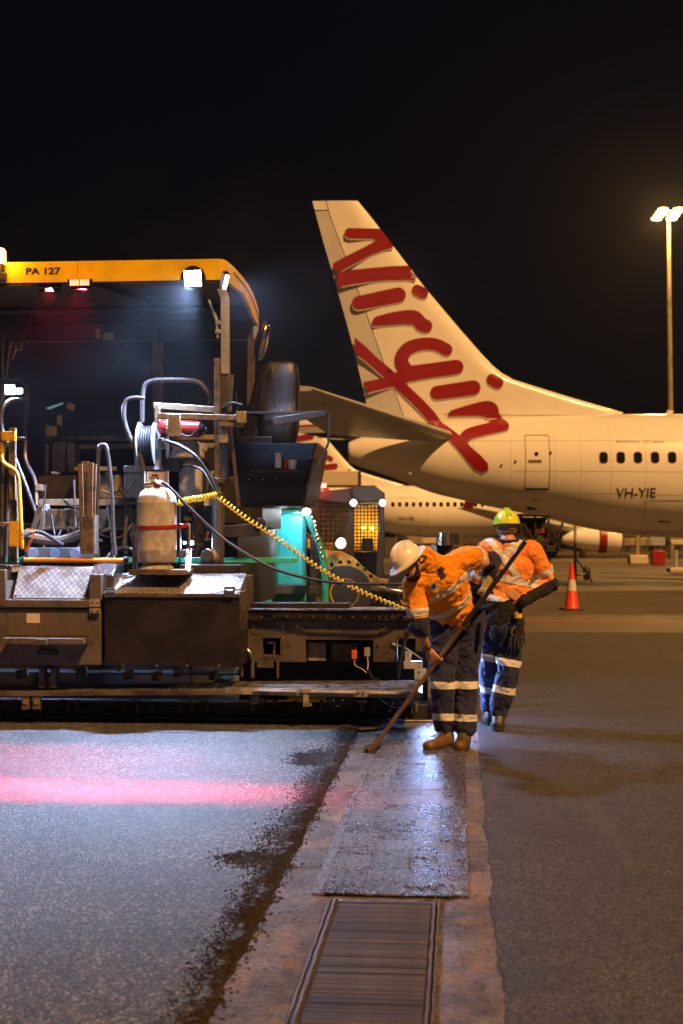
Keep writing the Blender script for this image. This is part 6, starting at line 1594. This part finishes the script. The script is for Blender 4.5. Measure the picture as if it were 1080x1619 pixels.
for a, b, r0, r1 in ((shr, elr, .052, .042), (elr, wrr, .045, .028), (shl, ell, .052, .042), (ell, wrl, .045, .028), (hpr, knr, .080, .055), (knr, anr, .055, .038), (hpl, knl, .080, .055), (knl, anl, .055, .038)): taper(m, a, b, r0, r1)
hand(m, wrr, Vector((-.55, -.10, .12))+Vector((0, 0, .25)), Vector((-.1, 1, -.1)), .25, 1.0, thumb=1)
hand(m, wrl, Vector((.0, .5, -.6)), Vector((1, 0, 0)), .5, 1.0, thumb=1)
body2 = put(fuse(m, .0065, 3, .5), 'body', M['skin'], p2); eyes(P2_, R2, body2)
m = MB(); m.ball(P2_(0, -.022, .010), (.079, .090, .082), 18, 12, R2); me = fuse(m, .007, 2); wrinkle(me, .002, 60, 3)
cut_part(me, 'hair', M['grey_hair'], p2, [(P2_(0, .03, 0), R2 @ Vector((0, -1, .15)))], take=False)
h2_ = helmet(P2_, R2, 1.0, p2, M['helmet_y'], .010, peak=.035)
m = MB(); m.tube([P2_(.095, -.0, .035), P2_(.085, -.085, .0), P2_(0, -.118, -.015), P2_(-.085, -.085, .0), P2_(-.095, 0, .035)], .006, n=6); m.build('headband', M['black'], h2_)
# trousers
m = MB(); taper(m, waist2.lerp(pel2, .3), pel2, .150, .160, 20, .85, (0, 1, 0)); taper(m, hpr, hpl, .115, .115)
for h_, k_, a_ in ((hpr, knr, anr), (hpl, knl, anl)):
    taper(m, h_, h_.lerp(k_, .5), .115, .10); taper(m, h_.lerp(k_, .5), k_, .10, .085); taper(m, k_, k_.lerp(a_, .6), .085, .078); taper(m, k_.lerp(a_, .5), a_+Vector((0, 0, .05)), .080, .076)
me = fuse(m, .008, 5); wrinkle(me, .017, 7, 24, (1, 1, .75)); wrinkle(me, .005, 20, 6); tr2 = put(me, 'trousers', M['navy2'], p2)
for kx, ps in ((lambda c: c.y < d2+.06 or c.x > W(792, 0, d2).x, (1046, 1091)), (lambda c: c.y >= d2+.06 and c.x <= W(792, 0, d2).x, (1048, 1100))):
    for py in ps:
        z = W(0, py, d2).z; ring_band(me, (knr.x, d2, z), (.18, 0, 1), .055, 'reflective_band', M['tape'], tr2, lambda c, kx=kx: kx(c) and c.z < .8)
# shirt
m = MB(); tb = (shr-shl).normalized()
taper(m, shl+tb*.02, shr-tb*.02, .088, .088, 20); taper(m, chest2, waist2, .155, .135, 22, .85, (0, 1, 0)); taper(m, chest2+tb*.09, waist2+tb*.05, .105, .105); taper(m, chest2-tb*.09, waist2-tb*.05, .105, .105)
taper(m, waist2, waist2.lerp(pel2, .6), .160, .168, 22, .85, (0, 1, 0)); taper(m, chest2, chest2.lerp(neck2, .7), .13, .085)
taper(m, shr, elr, .078, .068); taper(m, shl, ell, .078, .066); taper(m, elr, wrr, .066, .042); taper(m, ell, wrl, .072, .046)
sh2 = fuse(m, .0075, 5); wrinkle(sh2, .014, 6, 31); wrinkle(sh2, .007, 14, 32); wrinkle(sh2, .003, 32, 33)
ur = (elr-shr).normalized(); ul = (ell-shl).normalized(); fr = (wrr-elr).normalized(); fl = (wrl-ell).normalized()
cut_part(sh2, 'cuff', M['blackcloth'], p2, [(shr.lerp(elr, .88), (ur+Vector((0, 0, -.4))).normalized())], keep=lambda c: ((c-elr).length < .15 or (c-wrr).length < .23) and c.z < elr.z+.10 and (c.x > wrr.x+.03 or c.y < d2-.13), off=.001, label='black lower sleeve')
cut_part(sh2, 'cuff', M['blackcloth'], p2, [(shl.lerp(ell, .88), ul)], keep=lambda c: (c-ell).length < .14 or (c-wrl).length < .22 and c.y > d2+.15, off=.001, label='black lower sleeve')
cut_part(sh2, 'shirt_hem', M['blackcloth'], p2, [(W(0, 972, d2), (.25, 0, -1))], keep=lambda c: abs(c.x-waist2.x) < .22 and c.z < waist2.z, off=.001, label='black hem')
shirt2 = put(sh2, 'shirt', M['orange2'], p2)
trs = lambda c: abs(c.x-chest2.x) < .235 and not ((c-elr).length < .17)
ring_band(sh2, shr.lerp(elr, .66), ur, .055, 'reflective_band', M['tape'], shirt2, lambda c: (c-shr.lerp(elr, .66)).length < .13)
ring_band(sh2, shl.lerp(ell, .66), ul, .055, 'reflective_band', M['tape'], shirt2, lambda c: (c-shl.lerp(ell, .66)).length < .13)
ring_band(sh2, W(800, 952, d2), (.30, 0, 1), .055, 'reflective_band', M['tape'], shirt2, trs)
ring_band(sh2, W(800, 915, d2), (.22, 0, 1), .055, 'reflective_band', M['tape'], shirt2, trs)
back = lambda c: c.y < d2+.0 and abs(c.x-chest2.x) < .20 and c.z < neck2.z+.05
ring_band(sh2, W(796, 885, d2), (.80, 0, .60), .055, 'reflective_band', M['tape'], shirt2, lambda c: back(c) and c.z > W(0, 925, d2).z, off=.006)
ring_band(sh2, W(796, 876, d2), (-.70, 0, .72), .055, 'reflective_band', M['tape'], shirt2, lambda c: back(c) and c.z > W(0, 905, d2).z, off=.008)
m = MB(); m.tube([neck2+Vector((.085*cos(a), .01+.085*sin(a), .02+.02*sin(a))) for a in [2*pi*k/16 for k in range(17)]], .014, n=8, sm=0); m.build('collar', M['navy2'], p2)
boot(her, ter, anr, p2, M['boot2']); boot(hel, tel, anl, p2, M['boot2'])
# gloves clipped to his belt
gv = thing('work_gloves', 'black and yellow work gloves hanging from the belt of the yellow-helmeted worker', 'gloves', W(820, 1035, d2-.16))
m = MB(); a = W(820, 985, d2-.14); hand(m, a, Vector((.04, -.05, -1)), Vector((0, -1, 0)), .12, 1.1, 1, spread=.4); taper(m, a+Vector((0, 0, .05)), a, .032, .034)
me = fuse(m, .006, 2); wrinkle(me, .002, 30, 2); put(me, 'glove', M['rubber'], gv)
m = MB(); a = W(812, 990, d2-.12); hand(m, a, Vector((-.02, -.05, -1)), Vector((0, -1, 0)), .15, 1.1, -1, spread=.3); me = fuse(m, .006, 2); put(me, 'glove', M['navy'], gv)
m = MB(); a = W(819, 977, d2-.15); m.cyl(a, a+Vector((0, 0, .035)), .036, n=14); m.tube([W(816, 965, d2-.1), W(818, 972, d2-.14), a], .008, n=6); m.build('cuff_band', M['coil_yellow'], gv)
# ------------------------------------------------------------------ night haze (paver steam in the air)
m = MB(); m.box((-75, -6, -1.0), (85, 260, 27.5))
hz = m.build('haze', M['black']); hz['kind'] = 'stuff'
g = bpy.data.materials.new('haze_air'); g.use_nodes = True; nt = g.node_tree; nt.nodes.clear()
o_ = nt.nodes.new('ShaderNodeOutputMaterial'); v_ = nt.nodes.new('ShaderNodeVolumePrincipled'); nt.links.new(v_.outputs[0], o_.inputs['Volume'])
v_.inputs['Color'].default_value = (.85, .90, 1, 1); v_.inputs['Density'].default_value = .00020; v_.inputs['Anisotropy'].default_value = .72
hz.data.materials.clear(); hz.data.materials.append(g)

# steam drifting off the hot mix, thickened to give the work lamps halos
m = MB(); cs = PF @ Vector((-1.3, 1.7, 3.6)); m.ball(cs, (3.6, 2.2, 2.4), 24, 16); st_o = m.build('steam', M['black'], origin=cs); st_o['kind'] = 'stuff'
g = bpy.data.materials.new('steam_air'); g.use_nodes = True; nt = g.node_tree; nt.nodes.clear()
o_ = nt.nodes.new('ShaderNodeOutputMaterial'); v_ = nt.nodes.new('ShaderNodeVolumePrincipled'); nt.links.new(v_.outputs[0], o_.inputs['Volume'])
v_.inputs['Color'].default_value = (.88, .93, 1, 1); v_.inputs['Anisotropy'].default_value = .55
tc = nt.nodes.new('ShaderNodeTexCoord'); mp = nt.nodes.new('ShaderNodeMapping'); mp.inputs['Scale'].default_value = (1/3.6, 1/2.2, 1/2.4); nt.links.new(tc.outputs['Object'], mp.inputs[0])
ln = nt.nodes.new('ShaderNodeVectorMath'); ln.operation = 'LENGTH'; nt.links.new(mp.outputs[0], ln.inputs[0])
nz = nt.nodes.new('ShaderNodeTexNoise'); nz.inputs['Scale'].default_value = .85; nz.inputs['Detail'].default_value = 4; nz.inputs['Distortion'].default_value = .6; nt.links.new(tc.outputs['Object'], nz.inputs[0])
def mth(op, a, b):
    n = nt.nodes.new('ShaderNodeMath'); n.operation = op
    for i, v in enumerate((a, b)):
        if isinstance(v, (int, float)): n.inputs[i].default_value = v
        else: nt.links.new(v, n.inputs[i])
    return n.outputs[0]
fall = mth('MAXIMUM', mth('SUBTRACT', 1.0, ln.outputs['Value']), 0); fall = mth('MULTIPLY', fall, fall)
pf = mth('MULTIPLY', mth('MAXIMUM', mth('SUBTRACT', nz.outputs[0], .44), 0), 5.0)
nt.links.new(mth('MULTIPLY', fall, mth('ADD', mth('MULTIPLY', pf, .075), .011)), v_.inputs['Density'])
st_o.data.materials.clear(); st_o.data.materials.append(g)
